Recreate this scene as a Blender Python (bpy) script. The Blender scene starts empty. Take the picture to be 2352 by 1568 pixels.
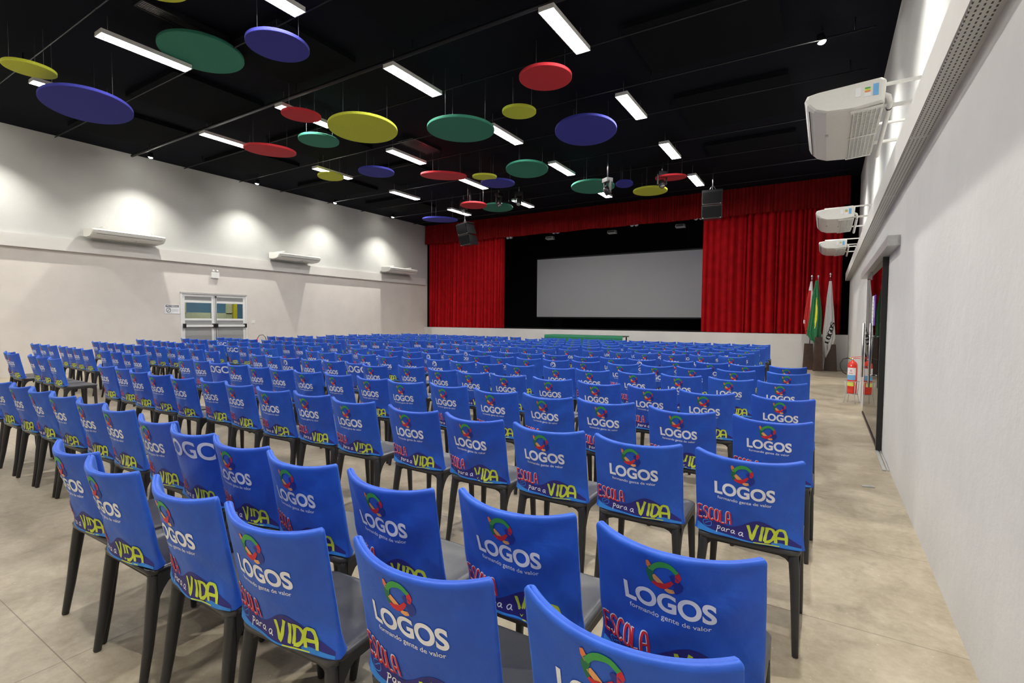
import bpy, bmesh, math, random
from mathutils import Vector, Matrix, noise

# ------------------------------------------------------------------ camera, world, exposure
SC = bpy.context.scene
COL = SC.collection
CAM_R = Matrix(((0.85057472, -0.02977241, 0.52501072),
                (0.52578444, 0.0318882, -0.85001992),
                (0.00856549, 0.99904792, 0.04277716)))
cam_data = bpy.data.cameras.new('camera')
cam_data.sensor_fit = 'HORIZONTAL'
cam_data.sensor_width = 36.0
cam_data.lens = 36.0 * 1146.219 / 2352.0
cam_data.clip_start = 0.02
cam_data.clip_end = 200
cam = bpy.data.objects.new('camera', cam_data)
COL.objects.link(cam)
cam.matrix_world = Matrix.Translation((0, 0, 1.45)) @ CAM_R.to_4x4()
SC.camera = cam

world = bpy.data.worlds.new('world')
SC.world = world
world.use_nodes = True
world.node_tree.nodes['Background'].inputs[0].default_value = (0.02, 0.025, 0.03, 1)
world.node_tree.nodes['Background'].inputs[1].default_value = 0.3

PANEL_EMIT = 26.0       # strength of the linear ceiling lamps
SPOT_WATTS = 170.0      # ceiling spotlights along the two side walls

vs = SC.view_settings
vs.view_transform = 'Standard'
vs.look = 'None'
vs.gamma = 1.0
vs.exposure = 1.48
vs.use_curve_mapping = False
SC.cycles.use_denoising = True
SC.cycles.use_light_tree = True
SC.cycles.max_bounces = 8
SC.cycles.diffuse_bounces = 4
SC.cycles.glossy_bounces = 3
SC.cycles.transparent_max_bounces = 12
SC.cycles.sample_clamp_indirect = 6.0

PI = math.pi
XL = -16.28            # left wall
YS = 18.3              # stage front
ZC = 5.92              # ceiling
RSL = 0.0085           # the right wall runs very slightly off the room axis
RANG = math.atan(RSL)


def rw(d, y, z):
    """a point given by its distance beyond the right wall face (negative = inside the hall)"""
    return (0.585 + RSL * (y - 2.0) + d, y, z)


# ------------------------------------------------------------------ materials
def _mat(name):
    m = bpy.data.materials.new(name)
    m.use_nodes = True
    return m, m.node_tree, m.node_tree.nodes['Principled BSDF']


def plain(name, col, rough=0.5, metal=0.0, emit=None, es=0.0, var=0.08, scale=30.0, bump=0.0, bscale=60.0, sheen=0.0, coat=0.0, spec=None):
    m, nt, b = _mat(name)
    N, L = nt.nodes, nt.links
    tc = N.new('ShaderNodeTexCoord')
    nz = N.new('ShaderNodeTexNoise')
    nz.inputs['Scale'].default_value = scale
    nz.inputs['Detail'].default_value = 3
    L.new(tc.outputs['Object'], nz.inputs['Vector'])
    ramp = N.new('ShaderNodeValToRGB')
    ramp.color_ramp.elements[0].position = 0.3
    ramp.color_ramp.elements[1].position = 0.7
    ramp.color_ramp.elements[0].color = tuple(c * (1 - var) for c in col) + (1,)
    ramp.color_ramp.elements[1].color = tuple(min(1, c * (1 + var)) for c in col) + (1,)
    L.new(nz.outputs['Fac'], ramp.inputs['Fac'])
    L.new(ramp.outputs['Color'], b.inputs['Base Color'])
    b.inputs['Roughness'].default_value = rough
    b.inputs['Metallic'].default_value = metal
    if spec is not None:
        b.inputs['Specular IOR Level'].default_value = spec
    if sheen:
        b.inputs['Sheen Weight'].default_value = sheen
        b.inputs['Sheen Roughness'].default_value = 0.4
    if coat:
        b.inputs['Coat Weight'].default_value = coat
    if emit:
        b.inputs['Emission Color'].default_value = tuple(emit) + (1,)
        b.inputs['Emission Strength'].default_value = es
    if bump:
        n2 = N.new('ShaderNodeTexNoise')
        n2.inputs['Scale'].default_value = bscale
        n2.inputs['Detail'].default_value = 4
        L.new(tc.outputs['Object'], n2.inputs['Vector'])
        bp = N.new('ShaderNodeBump')
        bp.inputs['Strength'].default_value = bump
        bp.inputs['Distance'].default_value = 0.01
        L.new(n2.outputs['Fac'], bp.inputs['Height'])
        L.new(bp.outputs['Normal'], b.inputs['Normal'])
    return m


def math_node(nt, op, a, b=None, clamp=False):
    n = nt.nodes.new('ShaderNodeMath')
    n.operation = op
    n.use_clamp = clamp
    for i, v in enumerate((a, b)):
        if v is None:
            continue
        if isinstance(v, (int, float)):
            n.inputs[i].default_value = v
        else:
            nt.links.new(v, n.inputs[i])
    return n.outputs[0]


def mix_rgb(nt, fac, a, b, mode='MIX'):
    n = nt.nodes.new('ShaderNodeMix')
    n.data_type = 'RGBA'
    n.blend_type = mode
    for sock, v in ((n.inputs[0], fac), (n.inputs[6], a), (n.inputs[7], b)):
        if isinstance(v, (int, float)):
            sock.default_value = v
        elif isinstance(v, tuple):
            sock.default_value = v + (1,) if len(v) == 3 else v
        else:
            nt.links.new(v, sock)
    return n.outputs[2]


def noise_out(nt, vec, scale, detail=4, rough=0.55, dist=0.0):
    n = nt.nodes.new('ShaderNodeTexNoise')
    n.inputs['Scale'].default_value = scale
    n.inputs['Detail'].default_value = detail
    n.inputs['Roughness'].default_value = rough
    n.inputs['Distortion'].default_value = dist
    nt.links.new(vec, n.inputs['Vector'])
    return n.outputs['Fac']


def step_ramp(nt, fac, p0, p1, c0=(0, 0, 0), c1=(1, 1, 1)):
    r = nt.nodes.new('ShaderNodeValToRGB')
    r.color_ramp.elements[0].position = p0
    r.color_ramp.elements[1].position = p1
    r.color_ramp.elements[0].color = c0 + (1,)
    r.color_ramp.elements[1].color = c1 + (1,)
    nt.links.new(fac, r.inputs['Fac'])
    return r.outputs['Color']


def floor_material():
    m, nt, b = _mat('polished_concrete')
    N, L = nt.nodes, nt.links
    tc = N.new('ShaderNodeTexCoord')
    v = tc.outputs['Object']
    big = noise_out(nt, v, 0.55, 5, 0.6, 0.4)
    mid = noise_out(nt, v, 2.3, 7, 0.65, 0.6)
    fine = noise_out(nt, v, 22.0, 6, 0.7)
    c = step_ramp(nt, big, 0.32, 0.68, (0.31, 0.25, 0.165), (0.44, 0.37, 0.262))
    c2 = step_ramp(nt, mid, 0.38, 0.66, (0.23, 0.185, 0.115), (0.51, 0.44, 0.325))
    c = mix_rgb(nt, 0.6, c, c2)
    stain = step_ramp(nt, noise_out(nt, v, 1.4, 8, 0.72, 1.2), 0.56, 0.70)
    c = mix_rgb(nt, math_node(nt, 'MULTIPLY', stain, 0.6), c, (0.17, 0.14, 0.08))
    c = mix_rgb(nt, 0.22, c, step_ramp(nt, fine, 0.3, 0.7, (0.2, 0.17, 0.13), (0.6, 0.55, 0.46)))
    specks = step_ramp(nt, noise_out(nt, v, 60, 2), 0.70, 0.73)
    c = mix_rgb(nt, math_node(nt, 'MULTIPLY', specks, 0.5), c, (0.62, 0.58, 0.5))
    sep = N.new('ShaderNodeSeparateXYZ')
    L.new(v, sep.inputs[0])

    def joint(sock, off, pitch, w):
        a = math_node(nt, 'ADD', sock, 100 * pitch - off + pitch / 2)
        a = math_node(nt, 'MODULO', a, pitch)
        a = math_node(nt, 'ABSOLUTE', math_node(nt, 'SUBTRACT', a, pitch / 2))
        return math_node(nt, 'LESS_THAN', a, w)
    j = math_node(nt, 'MAXIMUM', joint(sep.outputs['Y'], 0.75, 1.04, 0.0022), joint(sep.outputs['X'], -2.67, 2.08, 0.0022))
    c = mix_rgb(nt, math_node(nt, 'MULTIPLY', j, 0.6), c, (0.08, 0.065, 0.05))
    L.new(c, b.inputs['Base Color'])
    r = step_ramp(nt, mid, 0.3, 0.7, (0.34, 0.34, 0.34), (0.58, 0.58, 0.58))
    L.new(r, b.inputs['Roughness'])
    bp = N.new('ShaderNodeBump')
    bp.inputs['Strength'].default_value = 0.12
    bp.inputs['Distance'].default_value = 0.01
    h = math_node(nt, 'SUBTRACT', math_node(nt, 'MULTIPLY', fine, 0.3), j)
    L.new(h, bp.inputs['Height'])
    L.new(bp.outputs['Normal'], b.inputs['Normal'])
    return m


def plaster(name, col, rough=0.85, pits=0.35, var=0.05):
    m, nt, b = _mat(name)
    N, L = nt.nodes, nt.links
    tc = N.new('ShaderNodeTexCoord')
    v = tc.outputs['Object']
    a = noise_out(nt, v, 1.3, 5, 0.6)
    c = step_ramp(nt, a, 0.3, 0.7, tuple(x * (1 - var) for x in col), tuple(min(1, x * (1 + var)) for x in col))
    spots = step_ramp(nt, noise_out(nt, v, 9.0, 6, 0.75), 0.66, 0.72)
    c = mix_rgb(nt, math_node(nt, 'MULTIPLY', spots, 0.10), c, tuple(x * 0.75 for x in col))
    L.new(c, b.inputs['Base Color'])
    b.inputs['Roughness'].default_value = rough
    pit = step_ramp(nt, noise_out(nt, v, 17.0, 8, 0.8, 0.3), 0.62, 0.72, (0, 0, 0), (1, 1, 1))
    soft = noise_out(nt, v, 3.0, 6, 0.65)
    h = math_node(nt, 'SUBTRACT', math_node(nt, 'MULTIPLY', soft, 0.8), math_node(nt, 'MULTIPLY', pit, 0.35))
    bp = N.new('ShaderNodeBump')
    bp.inputs['Strength'].default_value = pits
    bp.inputs['Distance'].default_value = 0.02
    L.new(h, bp.inputs['Height'])
    L.new(bp.outputs['Normal'], b.inputs['Normal'])
    return m


def fabric_blue():
    m, nt, b = _mat('royal_blue_cover_fabric')
    N, L = nt.nodes, nt.links
    tc = N.new('ShaderNodeTexCoord')
    v = tc.outputs['Object']
    a = noise_out(nt, v, 5.0, 4, 0.6, 0.5)
    c = step_ramp(nt, a, 0.3, 0.7, (0.010, 0.082, 0.50), (0.020, 0.135, 0.66))
    oi = N.new('ShaderNodeObjectInfo')
    c = mix_rgb(nt, math_node(nt, 'MULTIPLY', oi.outputs['Random'], 0.35), c, (0.010, 0.045, 0.44))
    L.new(c, b.inputs['Base Color'])
    b.inputs['Roughness'].default_value = 0.55
    b.inputs['Sheen Weight'].default_value = 0.22
    b.inputs['Sheen Roughness'].default_value = 0.35
    b.inputs['Sheen Tint'].default_value = (0.35, 0.6, 1.0, 1)
    w = noise_out(nt, v, 420, 2, 0.5)
    cr = math_node(nt, 'MULTIPLY', noise_out(nt, v, 6, 3, 0.5, 1.2), 3.0)
    bp = N.new('ShaderNodeBump')
    bp.inputs['Strength'].default_value = 0.25
    bp.inputs['Distance'].default_value = 0.008
    L.new(math_node(nt, 'ADD', math_node(nt, 'MULTIPLY', w, 0.12), cr), bp.inputs['Height'])
    L.new(bp.outputs['Normal'], b.inputs['Normal'])
    return m


def perforated():
    """pale grey sheet metal with rows of slots along its length (object Y)"""
    m, nt, b = _mat('perforated_tray_metal')
    N, L = nt.nodes, nt.links
    tc = N.new('ShaderNodeTexCoord')
    sep = N.new('ShaderNodeSeparateXYZ')
    L.new(tc.outputs['Object'], sep.inputs[0])

    def dist(sock, off, pitch):
        a = math_node(nt, 'MODULO', math_node(nt, 'ADD', sock, 50 + off), pitch)
        return math_node(nt, 'ABSOLUTE', math_node(nt, 'SUBTRACT', a, pitch / 2))
    ly = math_node(nt, 'LESS_THAN', dist(sep.outputs['Y'], 0, 0.036), 0.010)
    lz = math_node(nt, 'LESS_THAN', dist(sep.outputs['X'], 0.001, 0.022), 0.0036)
    hole = math_node(nt, 'MULTIPLY', ly, lz)
    gap = math_node(nt, 'LESS_THAN', dist(sep.outputs['Y'], 0.7, 1.9), 0.93)
    hole = math_node(nt, 'MULTIPLY', hole, gap)
    dirt = step_ramp(nt, noise_out(nt, tc.outputs['Object'], 5, 6, 0.7), 0.55, 0.75)
    c = mix_rgb(nt, math_node(nt, 'MULTIPLY', dirt, 0.35), (0.56, 0.55, 0.50), (0.33, 0.31, 0.27))
    c = mix_rgb(nt, hole, c, (0.015, 0.015, 0.015))
    L.new(c, b.inputs['Base Color'])
    b.inputs['Roughness'].default_value = 0.5
    b.inputs['Metallic'].default_value = 0.15
    return m


def glass_mat(name, tint, rough=0.0):
    m = bpy.data.materials.new(name)
    m.use_nodes = True
    nt = m.node_tree
    N, L = nt.nodes, nt.links
    for n in list(N):
        N.remove(n)
    out = N.new('ShaderNodeOutputMaterial')
    fr = N.new('ShaderNodeFresnel')
    fr.inputs['IOR'].default_value = 1.5
    g = N.new('ShaderNodeBsdfGlossy')
    g.inputs['Roughness'].default_value = rough
    t = N.new('ShaderNodeBsdfTransparent')
    t.inputs['Color'].default_value = tuple(tint) + (1,)
    mx = N.new('ShaderNodeMixShader')
    L.new(fr.outputs[0], mx.inputs[0])
    L.new(t.outputs[0], mx.inputs[1])
    L.new(g.outputs[0], mx.inputs[2])
    L.new(mx.outputs[0], out.inputs['Surface'])
    return m


M = {}
M['floor'] = floor_material()
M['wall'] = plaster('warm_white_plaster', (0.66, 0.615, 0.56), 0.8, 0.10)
M['wall_up'] = plaster('shaded_upper_plaster', (0.50, 0.50, 0.475), 0.85, 0.08)  # upper wall greyed in its colour for the weaker light up there
M['wall_r'] = plaster('rough_white_plaster', (0.66, 0.645, 0.62), 0.85, 0.45)
M['wall_ru'] = plaster('smooth_white_plaster', (0.62, 0.62, 0.61), 0.8, 0.12)
M['beam'] = plaster('beam_paint', (0.60, 0.58, 0.545), 0.7, 0.10)
M['ceiling'] = plain('near_black_navy_ceiling', (0.0022, 0.0030, 0.0066), 0.9, scale=2, spec=0.12)
M['ceil_panel'] = plain('dark_acoustic_board', (0.0042, 0.0050, 0.0062), 0.95, scale=3, spec=0.08)
M['black_metal'] = plain('black_painted_metal', (0.007, 0.007, 0.009), 0.5, spec=0.25)
M['blue'] = fabric_blue()
M['print_white'] = plain('white_print', (0.88, 0.89, 0.92), 0.6, var=0.03)
M['print_navy'] = plain('navy_print', (0.022, 0.018, 0.20), 0.6)
M['print_sky'] = plain('sky_blue_print', (0.03, 0.24, 0.72), 0.6)
M['print_green'] = plain('green_print', (0.05, 0.38, 0.07), 0.55)
M['print_dkgreen'] = plain('dark_green_print', (0.01, 0.18, 0.08), 0.55)
M['print_red'] = plain('red_print', (0.68, 0.02, 0.035), 0.55)
M['print_orange'] = plain('orange_print', (0.85, 0.22, 0.05), 0.55)
M['print_peach'] = plain('light_orange_print', (0.90, 0.42, 0.14), 0.55)
M['print_deep'] = plain('deep_blue_print', (0.012, 0.035, 0.30), 0.55)
M['print_lime'] = plain('lime_print', (0.62, 0.75, 0.05), 0.55)
M['plastic'] = plain('lit_seat_plastic', (0.05, 0.05, 0.054), 0.33, bump=0.05, bscale=300)  # chair plastic with a lifted base, standing for lamp reflections on the seats
M['plastic_leg'] = plain('unlit_leg_plastic', (0.022, 0.022, 0.024), 0.42)  # darker copy of the chair plastic, without the reflected light in its base
M['plastic_black'] = plain('black_chair_plastic', (0.014, 0.014, 0.016), 0.25)
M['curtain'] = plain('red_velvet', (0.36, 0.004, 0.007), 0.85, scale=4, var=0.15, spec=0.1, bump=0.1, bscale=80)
M['curtain_top'] = plain('shaded_red_valance', (0.19, 0.005, 0.005), 0.85, scale=4, var=0.15, spec=0.1)  # curtain red darkened, light falloff near the ceiling put into the colour
M['black_cloth'] = plain('black_stage_cloth', (0.004, 0.004, 0.005), 0.95)
M['screen'] = plain('projection_screen_cloth', (0.40, 0.395, 0.395), 0.8, var=0.01)
M['white_metal'] = plain('white_painted_metal', (0.74, 0.73, 0.70), 0.4, var=0.03)
M['ac_white'] = plain('white_unit_plastic', (0.72, 0.71, 0.66), 0.35, var=0.02)
M['grille_dark'] = plain('dark_grille_recess', (0.05, 0.045, 0.04), 0.7)
M['grey_panel'] = plain('grey_door_panel', (0.30, 0.30, 0.29), 0.45, var=0.03)
M['black_plastic'] = plain('black_hardware', (0.01, 0.01, 0.01), 0.35)
M['steel'] = plain('brushed_steel', (0.62, 0.62, 0.62), 0.28, metal=1.0)
M['alu'] = plain('grey_aluminium', (0.50, 0.50, 0.49), 0.4, metal=0.5)
M['tray'] = perforated()
M['glass'] = glass_mat('clear_door_glass', (0.86, 0.9, 0.88))
M['glass_dark'] = glass_mat('smoked_sliding_glass', (0.42, 0.42, 0.42), 0.0)
M['emit'] = plain('lamp_diffuser', (0.9, 0.9, 0.9), 0.5, emit=(1.0, 0.985, 0.96), es=PANEL_EMIT)
M['spot_lens'] = plain('spot_lens', (0.9, 0.9, 0.9), 0.5, emit=(1.0, 0.98, 0.90), es=60.0)
M['disc_blue'] = plain('blue_felt', (0.028, 0.030, 0.27), 0.9, scale=60, bump=0.2, bscale=200)
M['disc_green'] = plain('green_felt', (0.025, 0.19, 0.12), 0.9, scale=60, bump=0.2, bscale=200)
M['disc_yellow'] = plain('lime_yellow_felt', (0.52, 0.56, 0.04), 0.9, scale=60, bump=0.2, bscale=200)
M['disc_red'] = plain('red_felt', (0.50, 0.017, 0.026), 0.9, scale=60, bump=0.2, bscale=200)
M['wire'] = plain('suspension_wire', (0.35, 0.35, 0.36), 0.4, metal=0.6)
M['ext_red'] = plain('extinguisher_red', (0.75, 0.03, 0.012), 0.25, coat=0.5)
M['label_white'] = plain('paper_white', (0.8, 0.8, 0.8), 0.6, var=0.02)
M['label_blue'] = plain('label_light_blue', (0.16, 0.42, 0.72), 0.5)
M['label_yellow'] = plain('label_yellow', (0.75, 0.78, 0.15), 0.5)
M['label_pink'] = plain('label_pink', (0.75, 0.38, 0.42), 0.5)
M['purple'] = plain('purple_paper', (0.13, 0.03, 0.33), 0.5)
M['rubber'] = plain('black_rubber', (0.01, 0.01, 0.01), 0.5)
M['brown_wood'] = plain('dark_brown_wood', (0.055, 0.028, 0.018), 0.45, scale=14, var=0.3)
M['flag_white'] = plain('white_satin', (0.84, 0.83, 0.81), 0.5, var=0.03)
M['flag_red'] = plain('red_satin', (0.60, 0.03, 0.03), 0.45, var=0.15)
M['flag_green'] = plain('green_satin', (0.02, 0.17, 0.06), 0.45, var=0.2)
M['flag_yellow'] = plain('yellow_satin', (0.80, 0.72, 0.03), 0.5)
M['green_cloth'] = plain('green_tablecloth', (0.01, 0.17, 0.08), 0.7, bump=0.1)
M['olive'] = plain('olive_paint', (0.30, 0.33, 0.06), 0.7, scale=2)
M['cream'] = plain('cream_paint', (0.55, 0.56, 0.38), 0.6)
M['dusk_blue'] = plain('faint_glow_blue', (0.03, 0.08, 0.13), 0.15, emit=(0.10, 0.22, 0.34), es=0.12)  # corridor pane and column get a faint glow put into their colour
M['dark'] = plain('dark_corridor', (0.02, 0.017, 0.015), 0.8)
M['yellow_plastic'] = plain('yellow_plastic', (0.8, 0.7, 0.05), 0.4)


# ------------------------------------------------------------------ mesh helpers
class MB:
    def __init__(self):
        self.v, self.f, self.mi, self.mats, self.sm = [], [], [], [], []

    def m(self, name):
        if name not in self.mats:
            self.mats.append(name)
        return self.mats.index(name)

    def add(self, vs_, fs_, mat, smooth=False):
        o = len(self.v)
        k = self.m(mat)
        self.v += [tuple(p) for p in vs_]
        for f in fs_:
            self.f.append(tuple(o + i for i in f))
            self.mi.append(k)
            self.sm.append(smooth)

    def box(self, lo, hi, mat, T=None):
        x0, y0, z0 = lo
        x1, y1, z1 = hi
        vs_ = [Vector(p) for p in ((x0, y0, z0), (x1, y0, z0), (x1, y1, z0), (x0, y1, z0), (x0, y0, z1), (x1, y0, z1), (x1, y1, z1), (x0, y1, z1))]
        if T is not None:
            vs_ = [T @ p for p in vs_]
        self.add(vs_, [(0, 3, 2, 1), (4, 5, 6, 7), (0, 1, 5, 4), (1, 2, 6, 5), (2, 3, 7, 6), (3, 0, 4, 7)], mat)

    def hexa(self, bot, top, mat):
        """bottom and top loops of equal length"""
        n = len(bot)
        self.add(list(bot) + list(top), [tuple(reversed(range(n))), tuple(range(n, 2 * n))] + [(i, (i + 1) % n, n + (i + 1) % n, n + i) for i in range(n)], mat)

    def tube(self, pts, rad, mat, n=10, sq=0.0, caps=True):
        pts = [Vector(p) for p in pts]
        if not isinstance(rad, (list, tuple)):
            rad = [rad] * len(pts)
        rings = []
        up = None
        for i, p in enumerate(pts):
            t = (pts[min(i + 1, len(pts) - 1)] - pts[max(i - 1, 0)]).normalized()
            if up is None:
                up = Vector((0, 0, 1)) if abs(t.z) < 0.9 else Vector((0, 1, 0))
            a = t.cross(up)
            if a.length < 1e-5:
                a = t.cross(Vector((1, 0, 0)))
            a.normalize()
            b = a.cross(t).normalized()
            up = b
            ring = []
            for k in range(n):
                an = 2 * PI * k / n
                c, s = math.cos(an), math.sin(an)
                if sq:
                    q = (abs(c) ** (2 / (1 - sq) + 0.001) + abs(s) ** (2 / (1 - sq) + 0.001)) ** (-(1 - sq) / 2)
                    c, s = c * q, s * q
                r = rad[i]
                rx, ry = (r if isinstance(r, (int, float)) else r[0]), (r if isinstance(r, (int, float)) else r[1])
                ring.append(p + a * c * rx + b * s * ry)
            rings.append(ring)
        vs_ = [q for r in rings for q in r]
        fs_ = []
        for i in range(len(rings) - 1):
            for k in range(n):
                fs_.append((i * n + k, i * n + (k + 1) % n, (i + 1) * n + (k + 1) % n, (i + 1) * n + k))
        if caps:
            fs_.append(tuple(reversed(range(n))))
            fs_.append(tuple((len(rings) - 1) * n + k for k in range(n)))
        self.add(vs_, fs_, mat, True)

    def lathe(self, prof, mat, n=24, T=None, smooth=True):
        vs_, fs_ = [], []
        for r, z in prof:
            for k in range(n):
                a = 2 * PI * k / n
                p = Vector((max(r, 1e-4) * math.cos(a), max(r, 1e-4) * math.sin(a), z))
                vs_.append(T @ p if T is not None else p)
        for i in range(len(prof) - 1):
            for k in range(n):
                fs_.append((i * n + k, i * n + (k + 1) % n, (i + 1) * n + (k + 1) % n, (i + 1) * n + k))
        fs_.append(tuple(reversed(range(n))))
        fs_.append(tuple((len(prof) - 1) * n + k for k in range(n)))
        self.add(vs_, fs_, mat, smooth)

    def grid(self, fn, nu, nv, mat, smooth=True, matfn=None):
        vs_ = [fn(i / nu, j / nv) for j in range(nv + 1) for i in range(nu + 1)]
        fs_ = [(j * (nu + 1) + i, j * (nu + 1) + i + 1, (j + 1) * (nu + 1) + i + 1, (j + 1) * (nu + 1) + i) for j in range(nv) for i in range(nu)]
        if matfn is None:
            self.add(vs_, fs_, mat, smooth)
        else:
            o = len(self.v)
            self.v += [tuple(p) for p in vs_]
            for q, f in enumerate(fs_):
                i, j = q % nu, q // nu
                self.f.append(tuple(o + a for a in f))
                self.mi.append(self.m(matfn((i + .5) / nu, (j + .5) / nv)))
                self.sm.append(smooth)

    def mesh(self, name):
        me = bpy.data.meshes.new(name)
        me.from_pydata(self.v, [], self.f)
        for k in self.mats:
            me.materials.append(M[k])
        me.polygons.foreach_set('material_index', self.mi)
        me.polygons.foreach_set('use_smooth', self.sm)
        me.update()
        return me

    def build(self, name, parent=None, loc=None):
        o = bpy.data.objects.new(name, self.mesh(name))
        COL.objects.link(o)
        if parent is not None:
            o.parent = parent
        if loc is not None:
            o.location = loc
        return o


def tag(o, label, cat, group=None):
    o['label'] = label
    o['category'] = cat
    if group:
        o['group'] = group
    return o


def thing(name, label, cat, loc=(0, 0, 0), rz=0.0, group=None, kind=None):
    o = bpy.data.objects.new(name, None)
    o.empty_display_size = 0.1
    COL.objects.link(o)
    o.location = loc
    o.rotation_euler = (0, 0, rz)
    if label:
        o['label'] = label
        o['category'] = cat
    if group:
        o['group'] = group
    if kind:
        o['kind'] = kind
    return o


def struct(o, label=None):
    o['kind'] = 'structure'
    if label:
        o['label'] = label
    return o


def copy_thing(src, loc, rz, label, group=None):
    r = src.copy()
    COL.objects.link(r)
    r.location = loc
    r.rotation_euler = (0, 0, rz)
    r['label'] = label
    if group:
        r['group'] = group
    for ch in list(src.children):
        c = ch.copy()
        COL.objects.link(c)
        c.parent = r
        for g in list(ch.children):
            d = g.copy()
            COL.objects.link(d)
            d.parent = c
    return r


def rpt(d, y, z):
    return Vector(rw(d, y, z))


def rbox(mb, lo, hi, mat):
    """box in right-wall coordinates (d, y, z)"""
    (a, b, c), (d, e, f) = lo, hi
    mb.hexa([rpt(a, b, c), rpt(d, b, c), rpt(d, e, c), rpt(a, e, c)], [rpt(a, b, f), rpt(d, b, f), rpt(d, e, f), rpt(a, e, f)], mat)


_text_cache = {}


def text_mesh(s, bold=0.0, shear=0.0):
    """flat letters as (verts2d, faces), normalised so that x runs 0..1 and z 0..1"""
    key = (s, bold, shear)
    if key in _text_cache:
        return _text_cache[key]
    cu = bpy.data.curves.new('t', 'FONT')
    cu.body = s
    cu.offset = bold
    cu.shear = shear
    cu.resolution_u = 7 if len(s) < 12 else 3
    ob = bpy.data.objects.new('t', cu)
    COL.objects.link(ob)
    bpy.context.view_layer.update()
    me = bpy.data.meshes.new_from_object(ob.evaluated_get(bpy.context.evaluated_depsgraph_get()))
    bm = bmesh.new()
    bm.from_mesh(me)
    bmesh.ops.triangulate(bm, faces=bm.faces)
    xs = [v.co.x for v in bm.verts]
    ys = [v.co.y for v in bm.verts]
    x0, x1, y0, y1 = min(xs), max(xs), min(ys), max(ys)
    n = 26
    for i in range(1, n):
        g = bm.verts[:] + bm.edges[:] + bm.faces[:]
        bmesh.ops.bisect_plane(bm, geom=g, plane_co=(x0 + (x1 - x0) * i / n, 0, 0), plane_no=(1, 0, 0))
    bm.verts.index_update()
    V = [((v.co.x - x0) / (x1 - x0), (v.co.y - y0) / (y1 - y0)) for v in bm.verts]
    F = [tuple(v.index for v in f.verts) for f in bm.faces]
    bm.free()
    bpy.data.objects.remove(ob)
    bpy.data.curves.remove(cu)
    bpy.data.meshes.remove(me)
    _text_cache[key] = (V, F)
    return V, F


def put_text(mb, s, fn, x0, x1, z0, z1, mat, bold=0.0, shear=0.0, xclip=None):
    """letters laid between x0..x1 and z0..z1, each point sent through fn(x, z)"""
    V, F = text_mesh(s, bold, shear)
    P = [(x0 + a * (x1 - x0), z0 + b * (z1 - z0)) for a, b in V]
    if xclip:
        F = [f for f in F if all(xclip[0] <= P[i][0] <= xclip[1] for i in f)]
    mb.add([fn(a, b) for a, b in P], F, mat)


def ribbon(mb, pts, wid, fn, mat, closed=False):
    """a brush stroke through 2-D points with a width at each"""
    if not isinstance(wid, (list, tuple)):
        wid = [wid] * len(pts)
    n = len(pts)
    Lp, Rp = [], []
    for i in range(n):
        a = pts[(i - 1) % n] if closed else pts[max(i - 1, 0)]
        b = pts[(i + 1) % n] if closed else pts[min(i + 1, n - 1)]
        dx, dz = b[0] - a[0], b[1] - a[1]
        l = math.hypot(dx, dz) or 1
        nx, nz = -dz / l * wid[i] / 2, dx / l * wid[i] / 2
        Lp.append((pts[i][0] + nx, pts[i][1] + nz))
        Rp.append((pts[i][0] - nx, pts[i][1] - nz))
    vs_ = [fn(*p) for p in Lp] + [fn(*p) for p in Rp]
    k = n if closed else n - 1
    fs_ = [(i, n + i, n + (i + 1) % n, (i + 1) % n) for i in range(k)]
    mb.add(vs_, fs_, mat)


def smooth_pts(pts, n=4):
    out = []
    m_ = len(pts)
    for i in range(m_ - 1):
        p0, p1, p2, p3 = pts[max(i - 1, 0)], pts[i], pts[i + 1], pts[min(i + 2, m_ - 1)]
        for k in range(n):
            t = k / n
            out.append(tuple(0.5 * ((2 * p1[a]) + (-p0[a] + p2[a]) * t + (2 * p0[a] - 5 * p1[a] + 4 * p2[a] - p3[a]) * t * t + (-p0[a] + 3 * p1[a] - 3 * p2[a] + p3[a]) * t ** 3) for a in (0, 1)))
    out.append(tuple(pts[-1]))
    return out


GLYPH = {
    'E': [[(1, 1), (0, 1), (0, 0.5), (0, 0), (1, 0)], [(0, .52), (.8, .52)]],
    'S': [[(1, .86), (.6, 1), (.15, .9), (.08, .68), (.5, .52), (.9, .33), (.85, .1), (.45, 0), (0, .12)]],
    'C': [[(1, .85), (.6, 1), (.15, .85), (0, .5), (.12, .12), (.55, 0), (1, .15)]],
    'O': [[(.5, 1), (.12, .85), (0, .5), (.12, .12), (.5, 0), (.88, .12), (1, .5), (.88, .85), (.5, 1)]],
    'G': [[(1, .85), (.6, 1), (.15, .85), (0, .5), (.12, .12), (.55, 0), (.95, .1), (1, .45), (.6, .45)]],
    'L': [[(0, 1), (0, .5), (0, 0), (.9, 0)]],
    'A': [[(0, 0), (.02, .6), (.2, .95), (.5, 1.02), (.8, .95), (.98, .6), (1, 0)], [(0, .4), (1, .4)]],
    'V': [[(0, 1), (.2, .5), (.42, 0), (.7, .6), (1, 1.15)]],
    'I': [[(.95, 1.08), (.6, .5), (.3, -.02)]],
    'D': [[(.3, 1), (.15, .5), (0, 0)], [(.1, .98), (.7, 1), (1, .7), (.85, .3), (.4, .03), (0, 0)]],
    'a': [[(.8, .8), (.4, .85), (.05, .45), (.25, .05), (.6, .3), (.82, .8)], [(.82, .8), (.72, .2), (1, .05)]],
    'p': [[(.35, 1), (.2, .3), (.05, -.6)], [(.1, 1.05), (.7, 1.1), (.85, .7), (.5, .4), (.2, .45)]],
    'r': [[(.1, .8), (.15, .4), (.1, 0)], [(.15, .5), (.5, .85), (.9, .75)]],
}


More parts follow.
